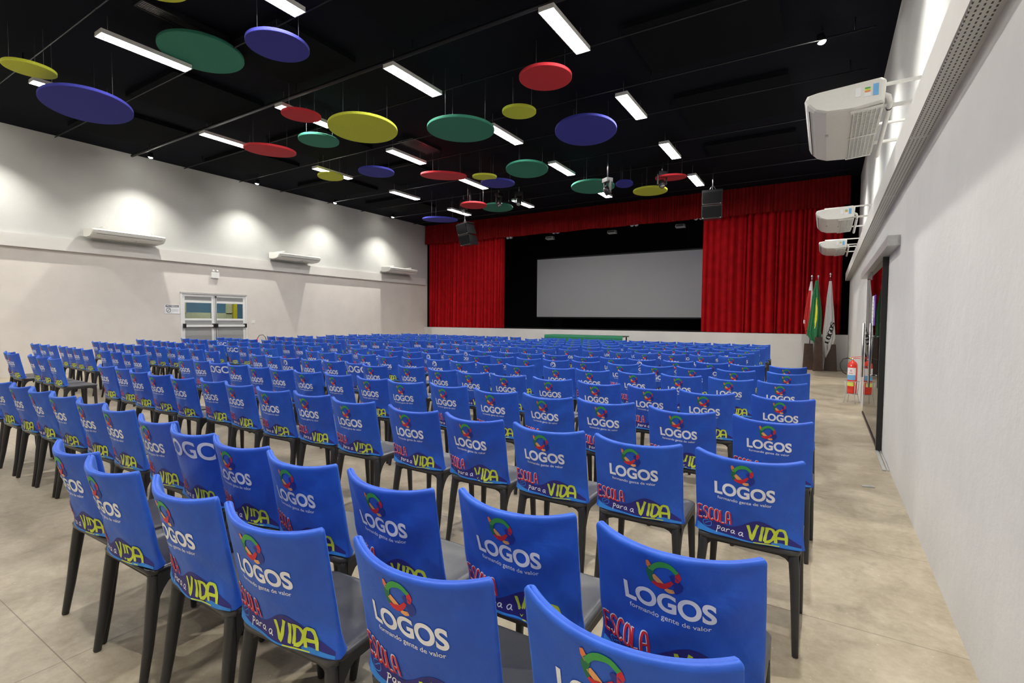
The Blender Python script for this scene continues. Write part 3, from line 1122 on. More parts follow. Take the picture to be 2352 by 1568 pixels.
FAR_MB = [far_mesh(3, 'plain'), far_mesh(6, 'plain'), far_mesh(9, 'plain'), far_mesh(14, 'big'), far_mesh(15, 'white')]
FAR = [f.mesh('covered_chair') for f in FAR_MB]
CHAIR_ROWS = [
[(-0.32,0.94,0.08),(-0.84,0.92,-0.04),(-1.39,0.88,-0.14),(-1.89,0.87,0.02),(-2.42,0.85,0),(-2.88,0.88,0)],
[(-0.32,1.37,-0.04),(-0.84,1.38,-0.06),(-1.35,1.32,0),(-1.87,1.32,-0.07),(-2.36,1.34,-0.13),(-2.83,1.35,0),(-3.31,1.39,0),(-3.92,1.42,-0.03),(-4.39,1.43,0),(-4.92,1.43,0),(-5.39,1.43,0),(-5.87,1.43,0),(-6.38,1.43,0),(-6.90,1.44,0)],
[(-0.26,2.44,0),(-0.77,2.45,0),(-1.28,2.46,0),(-1.80,2.47,0),(-2.31,2.48,0),(-2.91,2.49,-0.09),(-3.44,2.53,-0.03),(-3.91,2.50,-0.08),(-4.47,2.53,-0.02),(-4.94,2.55,0),(-5.42,2.50,0),(-5.92,2.51,-0.1),(-6.39,2.52,-0.12),(-6.96,2.59,-0.12),(-7.43,2.58,0.04),(-9.29,2.62,0.12),(-9.79,2.63,0),(-10.26,2.65,0.12),(-10.98,2.59,-0.02),(-11.45,2.66,0)],
[(-0.24,3.45,0.09),(-0.79,3.47,0.1),(-1.35,3.52,-0.08),(-1.83,3.50,0.1),(-2.33,3.51,0.07),(-2.89,3.57,0.12),(-3.39,3.54,-0.1),(-3.87,3.56,0),(-4.43,3.59,0.03),(-4.91,3.56,-0.12),(-5.40,3.56,-0.06),(-5.88,3.58,-0.12),(-6.36,3.59,-0.08),(-6.83,3.60,-0.12),(-7.32,3.64,-0.12),(-7.80,3.66,-0.12),(-9.20,3.62,-0.12),(-9.68,3.66,-0.02),(-10.22,3.69,0),(-10.75,3.71,0.09),(-11.44,3.68,0),(-11.92,3.70,0),(-12.40,3.74,0.06),(-12.87,3.76,0.12),(-13.42,3.75,0.04),(-13.95,3.77,-0.12),(-14.43,3.75,0)],
[(-0.24,4.49,0.08),(-0.81,4.47,-0.04),(-1.29,4.51,0),(-1.81,4.53,0.12),(-2.34,4.58,-0.04),(-2.90,4.61,-0.02),(-3.38,4.62,-0.04),(-3.86,4.65,0.11),(-4.43,4.72,0.05),(-4.91,4.56,-0.12),(-5.39,4.68,0.09),(-5.89,4.70,-0.12),(-6.37,4.68,-0.07),(-6.85,4.66,-0.12),(-7.32,4.71,-0.1),(-7.80,4.76,0.06),(-9.32,4.79,0.01),(-9.93,4.83,0.04),(-10.41,4.81,-0.09),(-10.97,4.90,-0.12),(-11.45,4.87,-0.03),(-11.93,4.89,0.08),(-12.40,4.86,-0.04),(-12.88,4.88,-0.12),(-13.36,4.87,-0.07),(-13.84,4.90,-0.05),(-14.32,4.91,0.12),(-14.79,4.94,-0.02)],
[(-0.31,5.63,0),(-0.79,5.68,0),(-1.31,5.71,0),(-1.82,5.72,0),(-2.35,5.67,0),(-2.83,5.72,0),(-3.41,5.73,0),(-3.89,5.71,0),(-4.37,5.72,0),(-4.93,5.84,0),(-5.43,5.82,0),(-5.96,5.81,0),(-6.55,5.90,0),(-7.03,5.81,0),(-7.51,5.82,0),(-7.98,5.92,0),(-9.29,5.89,0),(-9.77,5.84,0),(-10.28,5.94,0),(-10.76,5.96,0),(-11.24,5.92,0),(-11.99,5.90,0),(-12.47,5.97,0),(-12.95,5.92,0),(-13.42,5.94,0),(-13.92,6.03,0),(-14.40,6.04,0),(-14.89,6.06,0),(-15.37,6.08,0)],
[(-0.31,6.72,0),(-0.88,6.72,0),(-1.39,6.78,0),(-1.87,6.78,0),(-2.35,6.76,0),(-2.94,6.84,0),(-3.42,6.81,0),(-3.90,6.82,0),(-4.42,6.85,0),(-4.90,6.88,0),(-5.49,6.92,0),(-5.97,6.89,0),(-6.45,6.90,0),(-6.92,6.90,0),(-7.45,6.97,0),(-7.99,6.99,0),(-9.39,6.99,0),(-9.87,6.99,0),(-10.35,6.99,0),(-10.82,6.99,0),(-11.30,7.04,0),(-11.78,7.05,0),(-12.29,7.06,0),(-12.77,7.07,0),(-13.29,7.09,0),(-13.79,7.10,0),(-14.27,7.10,0),(-14.75,7.11,0),(-15.35,7.17,0)],
[(-0.36,7.66,0),(-0.86,7.67,0),(-1.34,7.77,0),(-1.82,7.73,0),(-2.38,7.74,0),(-2.86,7.77,0),(-3.34,7.78,0),(-3.93,7.84,0),(-4.43,7.85,0),(-4.91,7.85,0),(-5.39,7.83,0),(-5.87,7.87,0),(-6.44,7.92,0),(-6.93,7.92,0),(-7.41,7.89,0),(-7.89,7.92,0),(-9.28,7.96,0),(-10.04,8.05,0),(-10.52,8.03,0),(-11.00,8.01,0),(-11.47,8.03,0),(-11.95,8.06,0),(-12.43,8.08,0),(-12.91,8.08,0),(-13.52,8.06,0),(-14.00,8.08,0),(-14.48,8.15,0),(-14.96,8.18,0),(-15.43,8.18,0)],
[(-1.29,9.39,0),(-1.79,9.40,0),(-2.31,9.43,0),(-2.81,9.41,0),(-3.33,9.44,0),(-3.91,9.45,0),(-4.48,9.50,0),(-5.00,9.49,0),(-5.48,9.49,0),(-5.96,9.53,0),(-6.43,9.53,0),(-6.93,9.54,0),(-7.41,9.56,0),(-7.93,9.58,0),(-9.29,9.60,0),(-9.77,9.62,0),(-10.29,9.63,0),(-10.77,9.64,0),(-11.31,9.67,0),(-11.91,9.70,0),(-12.39,9.69,0),(-12.87,9.69,0),(-13.41,9.71,0),(-13.89,9.72,0),(-14.37,9.74,0),(-14.84,9.76,0),(-15.32,9.76,0)],
[(-1.28,10.52,0),(-1.82,10.54,0),(-2.33,10.56,0),(-2.83,10.55,0),(-3.34,10.58,0),(-3.96,10.59,0),(-4.44,10.61,0),(-4.95,10.64,0),(-5.43,10.62,0),(-5.91,10.65,0),(-6.40,10.66,0),(-6.94,10.67,0),(-7.46,10.71,0),(-7.96,10.70,0),(-9.31,10.74,0),(-9.81,10.76,0),(-10.29,10.76,0),(-10.79,10.78,0),(-11.29,10.79,0),(-11.79,10.81,0),(-12.29,10.82,0),(-12.77,10.84,0),(-13.29,10.85,0),(-13.79,10.86,0),(-14.27,10.87,0),(-14.91,10.87,0),(-15.39,10.93,0)],
[(-1.30,11.69,0),(-1.80,11.70,0),(-2.31,11.72,0),(-2.83,11.73,0),(-3.34,11.74,0),(-3.85,11.75,0),(-4.41,11.79,0),(-4.93,11.79,0),(-5.41,11.79,0),(-5.91,11.80,0),(-6.42,11.81,0),(-6.94,11.83,0),(-7.45,11.84,0),(-7.96,11.85,0),(-9.29,11.88,0),(-9.79,11.89,0),(-10.29,11.91,0),(-10.79,11.92,0),(-11.29,11.93,0),(-11.79,11.94,0),(-12.29,11.96,0),(-12.79,11.97,0),(-13.29,11.98,0),(-13.79,11.99,0),(-14.29,12.01,0),(-14.77,12.02,0),(-15.25,12.02,0)],
[(-1.28,12.76,0),(-1.80,12.78,0),(-2.31,12.79,0),(-2.83,12.81,0),(-3.34,12.82,0),(-3.85,12.83,0),(-4.37,12.85,0),(-4.88,12.86,0),(-5.40,12.87,0),(-5.91,12.89,0),(-6.42,12.90,0),(-6.94,12.91,0),(-7.45,12.93,0),(-7.96,12.94,0),(-9.29,12.97,0),(-9.79,12.99,0),(-10.29,13.00,0),(-10.79,13.01,0),(-11.29,13.02,0),(-11.79,13.04,0),(-12.29,13.05,0),(-12.79,13.06,0),(-13.29,13.08,0),(-13.79,13.09,0),(-14.29,13.10,0),(-14.77,13.11,0),(-15.35,13.15,0)],
[(-1.31,13.88,0),(-1.80,13.90,0),(-2.31,13.91,0),(-2.83,13.93,0),(-3.34,13.94,0),(-3.85,13.96,0),(-4.37,13.97,0),(-4.88,13.99,0),(-5.40,14.00,0),(-5.91,14.02,0),(-6.42,14.03,0),(-6.94,14.04,0),(-7.45,14.06,0),(-7.96,14.07,0),(-9.29,14.11,0),(-9.79,14.13,0),(-10.29,14.14,0),(-10.79,14.16,0),(-11.29,14.17,0),(-11.79,14.19,0),(-12.29,14.20,0),(-12.79,14.21,0),(-13.29,14.23,0),(-13.79,14.24,0),(-14.29,14.26,0),(-14.80,14.28,0),(-15.35,14.31,0)],
[(-1.34,14.85,0),(-1.83,14.86,0),(-2.32,14.87,0),(-2.84,14.91,0),(-3.32,14.93,0),(-3.81,14.93,0),(-4.29,14.95,0),(-4.79,14.99,0),(-5.34,15.04,0),(-5.85,15.04,0),(-6.33,15.04,0),(-6.88,15.08,0),(-7.45,15.10,0),(-7.93,15.12,0),(-9.23,15.17,0),(-9.79,15.20,0),(-10.29,15.22,0),(-10.83,15.25,0),(-11.31,15.26,0),(-11.81,15.31,0),(-12.29,15.33,0),(-12.79,15.33,0),(-13.29,15.37,0),(-13.77,15.40,0),(-14.29,15.40,0),(-14.79,15.44,0)]]

RND = random.Random(4)
BIG_AT = {(1, 5), (3, 13), (6, 24), (9, 12), (5, 19), (4, 10)}      # covers printed with the oversized wordmark
WHITE_AT = {(5, 9), (6, 6), (7, 11), (6, 11), (7, 4), (4, 13)}
ROWN = ['nearest the camera', 'second from the camera', 'third from the camera', 'fourth from the camera', 'fifth from the camera', 'sixth from the camera', 'seventh from the camera',
        'eighth from the camera', 'sixth from the stage', 'fifth from the stage', 'fourth from the stage', 'third from the stage', 'second from the stage', 'nearest the stage']


def link_mesh(name, me, parent):
    o = bpy.data.objects.new(name, me)
    COL.objects.link(o)
    o.parent = parent
    return o


flat = []
for r, row in enumerate(CHAIR_ROWS):
    right = [c for c in row if c[0] > -8.5]
    left = [c for c in row if c[0] <= -8.5]
    for blk, lst in (('R', right), ('L', left)):
        for i, (x, y, a) in enumerate(lst):
            idx = i + (len(right) if blk == 'L' else 0)
            d = math.hypot(x, y)
            flat.append((d, r, idx, blk, i, len(lst), x, y, a))
flat.sort()
GRP = 'blue covered chairs in rows facing the stage'
rest = []
for rank, (d, r, idx, blk, i, n, x, y, a) in enumerate(flat):
    rz = -a * 0.35 + RND.uniform(-0.02, 0.02)
    if rank >= 300:
        rest.append((x, y, rz))
        continue
    look = 'blue printed chair'
    if (r, idx) in BIG_AT:
        look = 'blue chair with oversized lettering'
    elif (r, idx) in WHITE_AT:
        look = 'blue chair with white outline emblem'
    if blk == 'R':
        pos = 'rightmost of its row' if i == 0 else '%s from the right' % ORD[i]
    else:
        pos = ('just left of the middle aisle' if i == 0 else '%s left of the middle aisle' % ORD[i])
    lab = '%s, row %s, %s' % (look, ROWN[r], pos)
    if r < 8:
        root = thing('covered_chair', lab, 'chair', (x, y, 0), rz, GRP)
        link_mesh('seat', SEAT_BLACK if (r, idx) == (0, 4) else SEAT, root)
        link_mesh('backrest', BACK, root)
        for L_ in LEGS:
            link_mesh('leg', L_, root)
        if (r, idx) in BIG_AT:
            me = COV_BIG[0 if r == 1 else 1]
        elif (r, idx) in WHITE_AT:
            me = COV_WHITE[0]
        else:
            me = COVERS[RND.randrange(len(COVERS))]
            if (r, idx) == (1, 0):
                me = COVERS[4]
            if (r, idx) == (2, 0) or (r, idx) == (2, 1):
                me = COVERS[0]
        link_mesh('back_cover', me, root)
    else:
        me = FAR[3] if (r, idx) in BIG_AT else FAR[4] if (r, idx) in WHITE_AT else FAR[RND.randrange(3)]
        o = link_mesh('covered_chair', me, None)
        o.location = (x, y, 0)
        o.rotation_euler = (0, 0, rz)
        tag(o, lab, 'chair', GRP)
mb = MB()
src = FAR_MB[0]
for (x, y, rz) in rest:
    T = Matrix.Translation((x, y, 0)) @ Matrix.Rotation(rz, 4, 'Z')
    o = len(mb.v)
    mb.v += [tuple(T @ Vector(p)) for p in src.v]
    for f, k, s in zip(src.f, src.mi, src.sm):
        mb.f.append(tuple(o + q for q in f))
        mb.mi.append(mb.m(src.mats[k]))
        mb.sm.append(s)
o = mb.build('distant_chairs')
tag(o, 'mass of far blue covered chairs in the last rows before the stage', 'chairs')
o['kind'] = 'stuff'

# ------------------------------------------------------------------ stage curtains


def drape_curtain(name, x0, x1, z0, z1, y, amp, pitch, mat, seed, label, power=0.55, sub=8):
    rnd = random.Random(seed)
    xs = [x0]
    while xs[-1] < x1:
        xs.append(xs[-1] + pitch * rnd.uniform(0.55, 1.5))
    xs[-1] = x1
    amps = [amp * rnd.uniform(0.45, 1.15) for _ in xs]
    sway = [rnd.uniform(-0.5, 0.5) for _ in xs]
    P = []
    for i in range(len(xs) - 1):
        for k in range(sub):
            t = k / sub
            P.append((xs[i] + (xs[i + 1] - xs[i]) * t, -amps[i] * math.sin(PI * t) ** power, sway[i] * (1 - t) + sway[i + 1] * t))
    P.append((x1, 0, 0))
    mb = MB()
    nz = 14
    n = len(P)
    vs_, fs_ = [], []
    for j in range(nz + 1):
        t = j / nz
        z = z1 + (z0 - z1) * t
        for (x, d, s) in P:
            vs_.append((min(max(x + s * 0.05 * t * (1 if x0 < x < x1 else 0), x0), x1), y + d * (0.7 + 0.3 * t) , z + (0.012 * math.sin(x * 3) if j == nz else 0)))
    for j in range(nz):
        for i in range(n - 1):
            fs_.append((j * n + i, j * n + i + 1, (j + 1) * n + i + 1, (j + 1) * n + i))
    mb.add(vs_, fs_, mat, True)
    # back lining gives the cloth its depth
    o = len(mb.v)
    mb.add([(x, yy + 0.012, z) for (x, yy, z) in vs_], [tuple(reversed(f)) for f in fs_], mat, True)
    ob = mb.build(name)
    tag(ob, label, 'curtain')
    return ob


drape_curtain('stage_curtain', XL + 0.02, -11.93, STZ + 0.01, 5.3, YS + 0.34, 0.25, 0.17, 'curtain', 3, 'bright red pleated stage curtain at the left of the opening')
drape_curtain('stage_curtain', -3.62, 0.52, STZ + 0.01, 5.3, YS + 0.34, 0.25, 0.17, 'curtain', 5, 'red pleated stage curtain at the right of the opening, behind the flags')
drape_curtain('stage_valance', XL + 0.02, 0.66, 5.02, ZC - 0.01, YS + 0.06, 0.10, 0.09, 'curtain_top', 8, 'shaded red pleated valance along the top of the stage', sub=5)

# projection screen
root = thing('projection_screen', 'large grey projection screen on the black stage', 'screen', (-7.6, 20.8, 0))
mb = MB()
mb.box((-3.87, -0.01, 1.62), (4.1, 0.01, 4.30), 'screen')
mb.build('screen_cloth', root)
mb = MB()
mb.box((-3.92, 0.0, 4.30), (4.15, 0.06, 4.36), 'black_metal')
mb.box((-3.92, 0.0, 1.56), (4.15, 0.06, 1.62), 'black_metal')
for s in (-3.92, 4.10):
    mb.box((s, 0.0, 1.6), (s + 0.05, 0.06, 4.3), 'black_metal')
for s in (-3.0, 3.0):
    mb.tube([(s, 0.03, 4.36), (s, 0.03, ZC + 0.3)], 0.01, 'black_metal', 6)
mb.build('screen_frame', root)

# pairs of stage lamps and box fixtures under the valance
for k, (x, z) in enumerate(((-11.72, 5.06), (-9.45, 5.10), (-6.13, 5.10), (-3.80, 5.12))):
    root = thing('stage_lamp', 'pair of small round stage lamps under the valance, %s from the left' % ORD[k], 'stage lamp', (x, 18.66, z), 0, 'paired stage lamps')
    a, b = MB(), MB()
    for s in (-0.085, 0.085):
        T = Matrix.Translation((s, 0, 0)) @ Matrix.Rotation(PI / 2 + 0.25, 4, 'X')
        a.lathe([(0.03, -0.12), (0.065, -0.08), (0.072, 0.0), (0.062, 0.004)], 'alu', 16, T)
        b.lathe([(0.058, 0.0), (0.05, 0.008)], 'label_white', 16, T)
    a.box((-0.12, -0.01, 0.07), (0.12, 0.01, 0.10), 'black_metal')
    a.tube([(0, 0, 0.09), (0, 0, ZC - z)], 0.012, 'black_metal', 6)
    a.build('lamp_body', root)
    b.build('lens', root)
for k, (x, z) in enumerate(((-9.85, 4.93), (-7.1, 4.95), (-4.48, 4.95))):
    root = thing('stage_floodlight', 'grey box floodlight inside the stage opening, %s from the left' % ORD[k], 'stage lamp', (x, 18.95, z), 0, 'box floodlights')
    a = MB()
    a.hexa([(-.17, -.12, -.04), (.17, -.12, -.04), (.17, .10, -.06), (-.17, .10, -.06)], [(-.15, -.10, .06), (.15, -.10, .06), (.15, .10, .07), (-.15, .10, .07)], 'alu')
    a.build('lamp_body', root)
    a = MB()
    a.box((-.13, -.125, -.03), (.13, -.115, .04), 'grille_dark')
    a.box((-.02, -.02, .06), (.02, .02, ZC - z), 'black_metal')
    a.build('lamp_bracket', root)

# moving head spotlights on the rods in front of the stage
MH = [(-4.76, 12.3, 4.78, 'black moving spotlight below the green disc before the valance'), (-8.37, 13.9, 5.24, 'black moving spotlight right of the shadowed green disc'), (-3.81, 13.9, 5.21, 'black moving spotlight between red and yellow discs'),
      (-10.6, 13.9, 5.25, 'black moving spotlight left of the far red disc'), (-9.15, 13.9, 5.30, 'black moving spotlight in front of the shadowed green disc')]
for (x, y, z, lab) in MH:
    root = thing('moving_spotlight', lab, 'stage lamp', (x, y, z), RND.uniform(0, 3), 'moving stage spotlights')
    a = MB()
    a.box((-.11, -.09, .22), (.11, .09, .32), 'black_plastic')
    a.tube([(0, 0, .32), (0, 0, 5.72 - z)], 0.014, 'steel', 6)
    a.build('base', root)
    a = MB()
    for s in (-1, 1):
        a.box((s * .12 - .015, -.03, -.02), (s * .12 + .015, .03, .25), 'black_plastic')
    a.build('yoke', root)
    a = MB()
    T = Matrix.Rotation(2.6, 4, 'X')
    a.lathe([(.04, -.12), (.085, -.08), (.09, .05), (.075, .10), (.07, .095)], 'black_plastic', 18, T)
    a.lathe([(.065, .09), (.06, .10)], 'steel', 18, T)
    a.build('head', root)

# hanging loudspeakers
for (x, y, z, rz, lab) in ((-11.75, 15.5, 5.12, -0.35, 'black two cabinet loudspeaker hanging before the left red curtain'), (-2.78, 15.5, 5.22, 0.12, 'black two cabinet loudspeaker hanging before the right red curtain')):
    root = thing('hanging_loudspeaker', lab, 'loudspeaker', (x, y, z), rz, 'hanging loudspeakers')
    left = x < -8
    w = 0.36 if left else 0.275
    a = MB()
    a.box((-w, -.14, .0), (w, .20, .03), 'black_metal')
    a.tube([(0, 0, .03), (0, 0, ZC - z)], 0.014, 'steel', 8)
    a.tube([(-.1, 0, .03), (0, 0, .2), (.1, 0, .03)], 0.008, 'steel', 6)
    a.build('hanging_frame', root)
    for k in range(2):
        sl = 0.12 if left else 0.02
        t0, t1 = -0.02 - 0.40 * k, -0.40 - 0.40 * k
        a = MB()
        f0, f1 = sl * (k * 1.0), sl * (k + 1.0)
        a.hexa([(-w, -.2 + f1, t1), (w, -.2 + f1, t1), (w * .8, .22 + f1, t1 + .03), (-w * .8, .22 + f1, t1 + .03)],
               [(-w, -.2 + f0, t0), (w, -.2 + f0, t0), (w * .8, .22 + f0, t0 - .02), (-w * .8, .22 + f0, t0 - .02)], 'black_plastic')
        cab = a.build('cabinet', root)
        b = MB()
        b.hexa([(-w * .93, -.212 + f1, t1 + .03), (w * .93, -.212 + f1, t1 + .03), (w * .93, -.195 + f1, t1 + .03), (-w * .93, -.195 + f1, t1 + .03)],
               [(-w * .93, -.212 + f0, t0 - .03), (w * .93, -.212 + f0, t0 - .03), (w * .93, -.195 + f0, t0 - .03), (-w * .93, -.195 + f0, t0 - .03)], 'black_cloth')
        for s in (-1, 1):
            b.lathe([(.012, 0), (.01, .01)], 'steel', 8, Matrix.Translation((s * w * .85, -.205 + f1, t1 + .02)) @ Matrix.Rotation(PI / 2, 4, 'X'))
        b.build('grille', cab)

# ------------------------------------------------------------------ wall mounted air conditioners


def air_conditioner(loc, rz, label, sticker):
    root = thing('air_conditioner', label, 'air conditioner', loc, rz, 'wall mounted air conditioners')
    L_ = 0.83
    back = -.265 if sticker > 0 else .002
    prof = [(.08, .03), (.30, .0), (.52, .012), (.62, .05), (.68, .115), (.70, .165), (.685, .20), (.60, .215), (.10, .245), (.07, .22)]
    n = len(prof)
    a = MB()
    vs_, fs_ = [], []
    ends = [(-L_, .90), (-L_ + .02, .97), (-L_ + .07, 1.0), (L_ - .07, 1.0), (L_ - .02, .97), (L_, .90)]
    cx, cz = .38, .13
    for (yy, s) in ends:
        for (px, pz) in prof:
            vs_.append((cx + (px - cx) * s, yy, cz + (pz - cz) * s))
    for j in range(len(ends) - 1):
        for k in range(n):
            fs_.append((j * n + k, j * n + (k + 1) % n, (j + 1) * n + (k + 1) % n, (j + 1) * n + k))
    fs_ += [tuple(reversed(range(n))), tuple((len(ends) - 1) * n + k for k in range(n))]
    a.add(vs_, fs_, 'ac_white')
    a.build('unit_body', root)
    # air outlet slot on the rounded front
    b = MB()
    b.hexa([(.645, -.72, .082), (.665, -.72, .092), (.665, .72, .092), (.645, .72, .082)], [(.686, -.72, .155), (.694, -.72, .158), (.694, .72, .158), (.686, .72, .155)], 'ac_white')
    b.box((.690, -.73, .158), (.7015, .73, .166), 'grille_dark')
    b.box((.655, -.73, .079), (.664, .73, .084), 'grille_dark')
    b.build('outlet_flap', root)
    # intake grille on the underside near the wall
    g = MB()
    g.hexa([(.09, -.76, .016), (.31, -.76, -.004), (.31, .76, -.004), (.09, .76, .016)], [(.09, -.76, .03), (.31, -.76, .01), (.31, .76, .01), (.09, .76, .03)], 'grille_dark')
    for k in range(46):
        yy = -.75 + k * .0333
        g.hexa([(.09, yy - .006, .009), (.31, yy - .006, -.011), (.31, yy + .006, -.011), (.09, yy + .006, .009)], [(.09, yy - .006, .02), (.31, yy - .006, .0), (.31, yy + .006, .0), (.09, yy + .006, .02)], 'ac_white')
    for k in range(7):
        xx = .10 + k * .034
        zz = .009 - (xx - .09) * .09
        g.box((xx - .003, -.76, zz - .004), (xx + .003, .76, zz + .004), 'ac_white')
    for yy in (-.76, 0, .76):
        g.hexa([(.09, yy - .02, .006), (.33, yy - .02, -.014), (.33, yy + .02, -.014), (.09, yy + .02, .006)], [(.09, yy - .02, .02), (.33, yy - .02, .0), (.33, yy + .02, .0), (.09, yy + .02, .02)], 'ac_white')
    g.build('intake_grille', root)
    d = MB()
    d.box((.50, .16, -.0035), (.53, .185, .012), 'alu')
    d.build('badge', root)
    for s in (-1, 1):
        c = MB()
        c.box((back, s * .55 - .02, .262), (.56, s * .55 + .02, .282), 'white_metal')
        c.box((back, s * .55 - .02, .02), (back + .02, s * .55 + .02, .282), 'white_metal')
        c.box((back, s * .55 - .02, .06), (.12, s * .55 + .02, .085), 'white_metal')
        c.tube([(.10, s * .55, .23), (.10, s * .55, .27)], .006, 'steel', 6)
        c.tube([(.52, s * .55, .21), (.52, s * .55, .27)], .006, 'steel', 6)
        c.build('bracket', root)
    if sticker < 0:
        return root
    p = MB()
    p.tube([(.10, sticker * .74, .12), (.05, sticker * .74, .09), (.035, sticker * .70, .05), (.035, sticker * .3, .02), (.035, -sticker * .4, -.01), (.035, -sticker * .72, -.03)], .022, 'white_metal', 10)
    p.tube([(.035, sticker * .60, .043), (.035, sticker * .57, .041)], .024, 'black_plastic', 10)
    p.build('pipe', root)
    e = MB()
    ye = sticker * (L_ + .002)
    d0, d1 = min(ye, ye - sticker * .004), max(ye, ye + sticker * .002)
    for (x0, x1, z0, z1, mm) in ((.13, .17, .09, .19, 'label_blue'), (.19, .23, .16, .17, 'print_green'), (.19, .23, .145, .155, 'print_lime'), (.19, .23, .13, .14, 'print_orange'), (.185, .235, .09, .125, 'label_white'), (.26, .30, .10, .18, 'label_white')):
        e.box((x0, d0, z0), (x1, d1, z1), mm)
    e.build('sticker', root)
    return root


for k, y in enumerate((6.02, 11.1, 16.25)):
    air_conditioner((XL, y, 3.47), 0, 'white air conditioner on the left wall, %s from the stage' % ['third', 'second', 'nearest'][k], -1)
for k, y in enumerate((6.35, 12.05, 16.4)):
    air_conditioner(rw(-0.11, y, 3.38), PI - RANG, 'white air conditioner on the right wall, %s from the stage' % ['third', 'second', 'nearest'][k], 1)

# ------------------------------------------------------------------ perforated strip under the right beam
mb = MB()
mb.box((-0.118, -5.8, 2.722), (-0.022, 18.2, 2.7295), 'tray')
o = mb.build('perforated_strip')
o.location = rw(0, 0, 0)
o.rotation_euler = (0, 0, -RANG)
tag(o, 'long perforated grey metal strip fixed under the beam of the right wall', 'metal strip')

# ------------------------------------------------------------------ left double door
root = thing('door_1', 'white and grey double door with windows and panic bars in the left wall', 'door', (XL, 0, 0), 0, None, 'structure')
f = MB()
f.box((-.12, DY0 - .02, 0), (.025, DY0 + .03, DZ1 + .03), 'white_metal')
f.box((-.12, DY1 - .03, 0), (.025, DY1 + .02, DZ1 + .03), 'white_metal')
f.box((-.12, DY0 - .02, DZ1 - .01), (.03, DY1 + .02, DZ1 + .04), 'alu')
f.build('door_frame', root)
mid = 8.47
for a_, b_ in ((DY0 + .03, mid - .005), (mid + .005, DY1 - .03)):
    lf = MB()
    rail = .075
    for (z0, z1) in ((0, .12), (1.36, 1.42), (1.90, 1.965), (2.09, 2.155)):
        lf.box((-.05, a_ + rail, z0), (0, b_ - rail, z1), 'white_metal')
    lf.box((-.05, a_, 0), (0, a_ + rail, 2.155), 'white_metal')
    lf.box((-.05, b_ - rail, 0), (0, b_, 2.155), 'white_metal')
    leaf = lf.build('door_leaf', root)
    for (z0, z1) in ((.12, 1.36), (1.965, 2.09)):
        p = MB()
        p.box((-.035, a_ + rail, z0), (-.012, b_ - rail, z1), 'grey_panel')
        if z0 < 1:
            for zz in (.35, .62, .9, 1.08):
                p.box((-.02, a_ + rail, zz), (-.008, b_ - rail, zz + .006), 'alu')
        p.build('infill_panel', leaf)
    g = MB()
    g.box((-.03, a_ + rail, 1.42), (-.022, b_ - rail, 1.90), 'glass')
    g.build('window_pane', leaf)
    h = MB()
    h.box((.05, a_ + .06, 1.16), (.085, b_ - .06, 1.225), 'white_metal')
    h.box((.045, a_ + .06, 1.145), (.085, b_ - .06, 1.158), 'black_plastic')
    for q in (a_ + .0, b_ - .07):
        h.box((0, q, 1.13), (.09, q + .07, 1.26), 'black_plastic')
    h.build('panic_bar', leaf)
v = MB()
v.tube([(.03, mid + .04, .02), (.03, mid + .04, 2.10)], .009, 'black_plastic', 8)
v.lathe([(.025, 0), (.02, .05)], 'black_plastic', 12, Matrix.Translation((.03, mid + .04, 2.08)))
v.build('vertical_rod', root)

# the lit corridor behind it
mb = MB()
mb.box((-19.0, 5.2, 0), (-18.8, 14.0, 3.0), 'olive')
mb.box((-19.0, 5.2, 2.8), (XL - 0.2, 14.0, 2.95), 'cream')
mb.box((-19.0, 13.8, 0), (XL - 0.2, 14.0, 2.8), 'olive')
mb.box((-19.0, 5.2, 0), (XL - 0.2, 5.35, 2.8), 'olive')
struct(mb.build('wall_corridor'))
root = thing('window_1', 'cream framed corridor window seen through the double door', 'window', (-18.79, 9.55, 1.78), 0, None, 'structure')
w = MB()
w.box((0, -.92, -.42), (.05, .85, -.16), 'cream')
w.box((0, -.92, .22), (.05, .85, .36), 'cream')
w.box((0, -.92, -.2), (.05, -.74, .3), 'cream')
w.box((0, .62, -.2), (.05, .85, .3), 'cream')
w.build('window_frame', root)
w = MB()
w.box((.005, -.76, -.18), (.02, .64, .24), 'dusk_blue')
w.build('window_pane', root)
mb = MB()
mb.box((-18.79, 10.46, 0), (-18.72, 10.58, 2.7), 'yellow_plastic')
mb.box((-18.79, 10.58, 0), (-18.70, 10.92, 2.7), 'dusk_blue')
struct(mb.build('trim_3'))
root = thing('corridor_lamp', 'white tube lamp in the corridor behind the double door', 'lamp', (-17.6, 9.6, 2.6))
a = MB()
a.box((-.06, -.6, 0), (.06, .6, .05), 'white_metal')
a.build('housing', root)
a = MB()
a.box((-.04, -.58, -.02), (.04, .58, 0), 'emit')
a.build('tube', root)

# sign beside the door
root = thing('prohibition_sign', 'small white sign with black header and a crossed circle beside the door', 'sign', (XL, 7.27, 1.69))
a = MB()
a.box((.001, -.20, -.13), (.008, .20, .13), 'label_white')
a.build('sign_board', root)
a = MB()


def sgn(off):
    return lambda x, z: Vector((.008 + off, x, z))


ribbon(a, [(-.175, .085), (0, .085), (.175, .085)], .062, sgn(.001), 'black_plastic')
put_text(a, 'PROIBIDO', sgn(.002), -.155, .155, .068, .103, 'print_white', 0.03)
ribbon(a, [(-.10 + .06 * math.cos(t * PI / 12), -.035 + .06 * math.sin(t * PI / 12)) for t in range(24)], .012, sgn(.001), 'black_plastic', True)
ribbon(a, [(-.142, -.077), (-.10, -.035), (-.058, .007)], .011, sgn(.0015), 'black_plastic')
for k in range(4):
    ribbon(a, [(-.01, .0 - k * .024), (.16, .0 - k * .024)], .008, sgn(.001), 'alu')
a.build('sign_print', root)

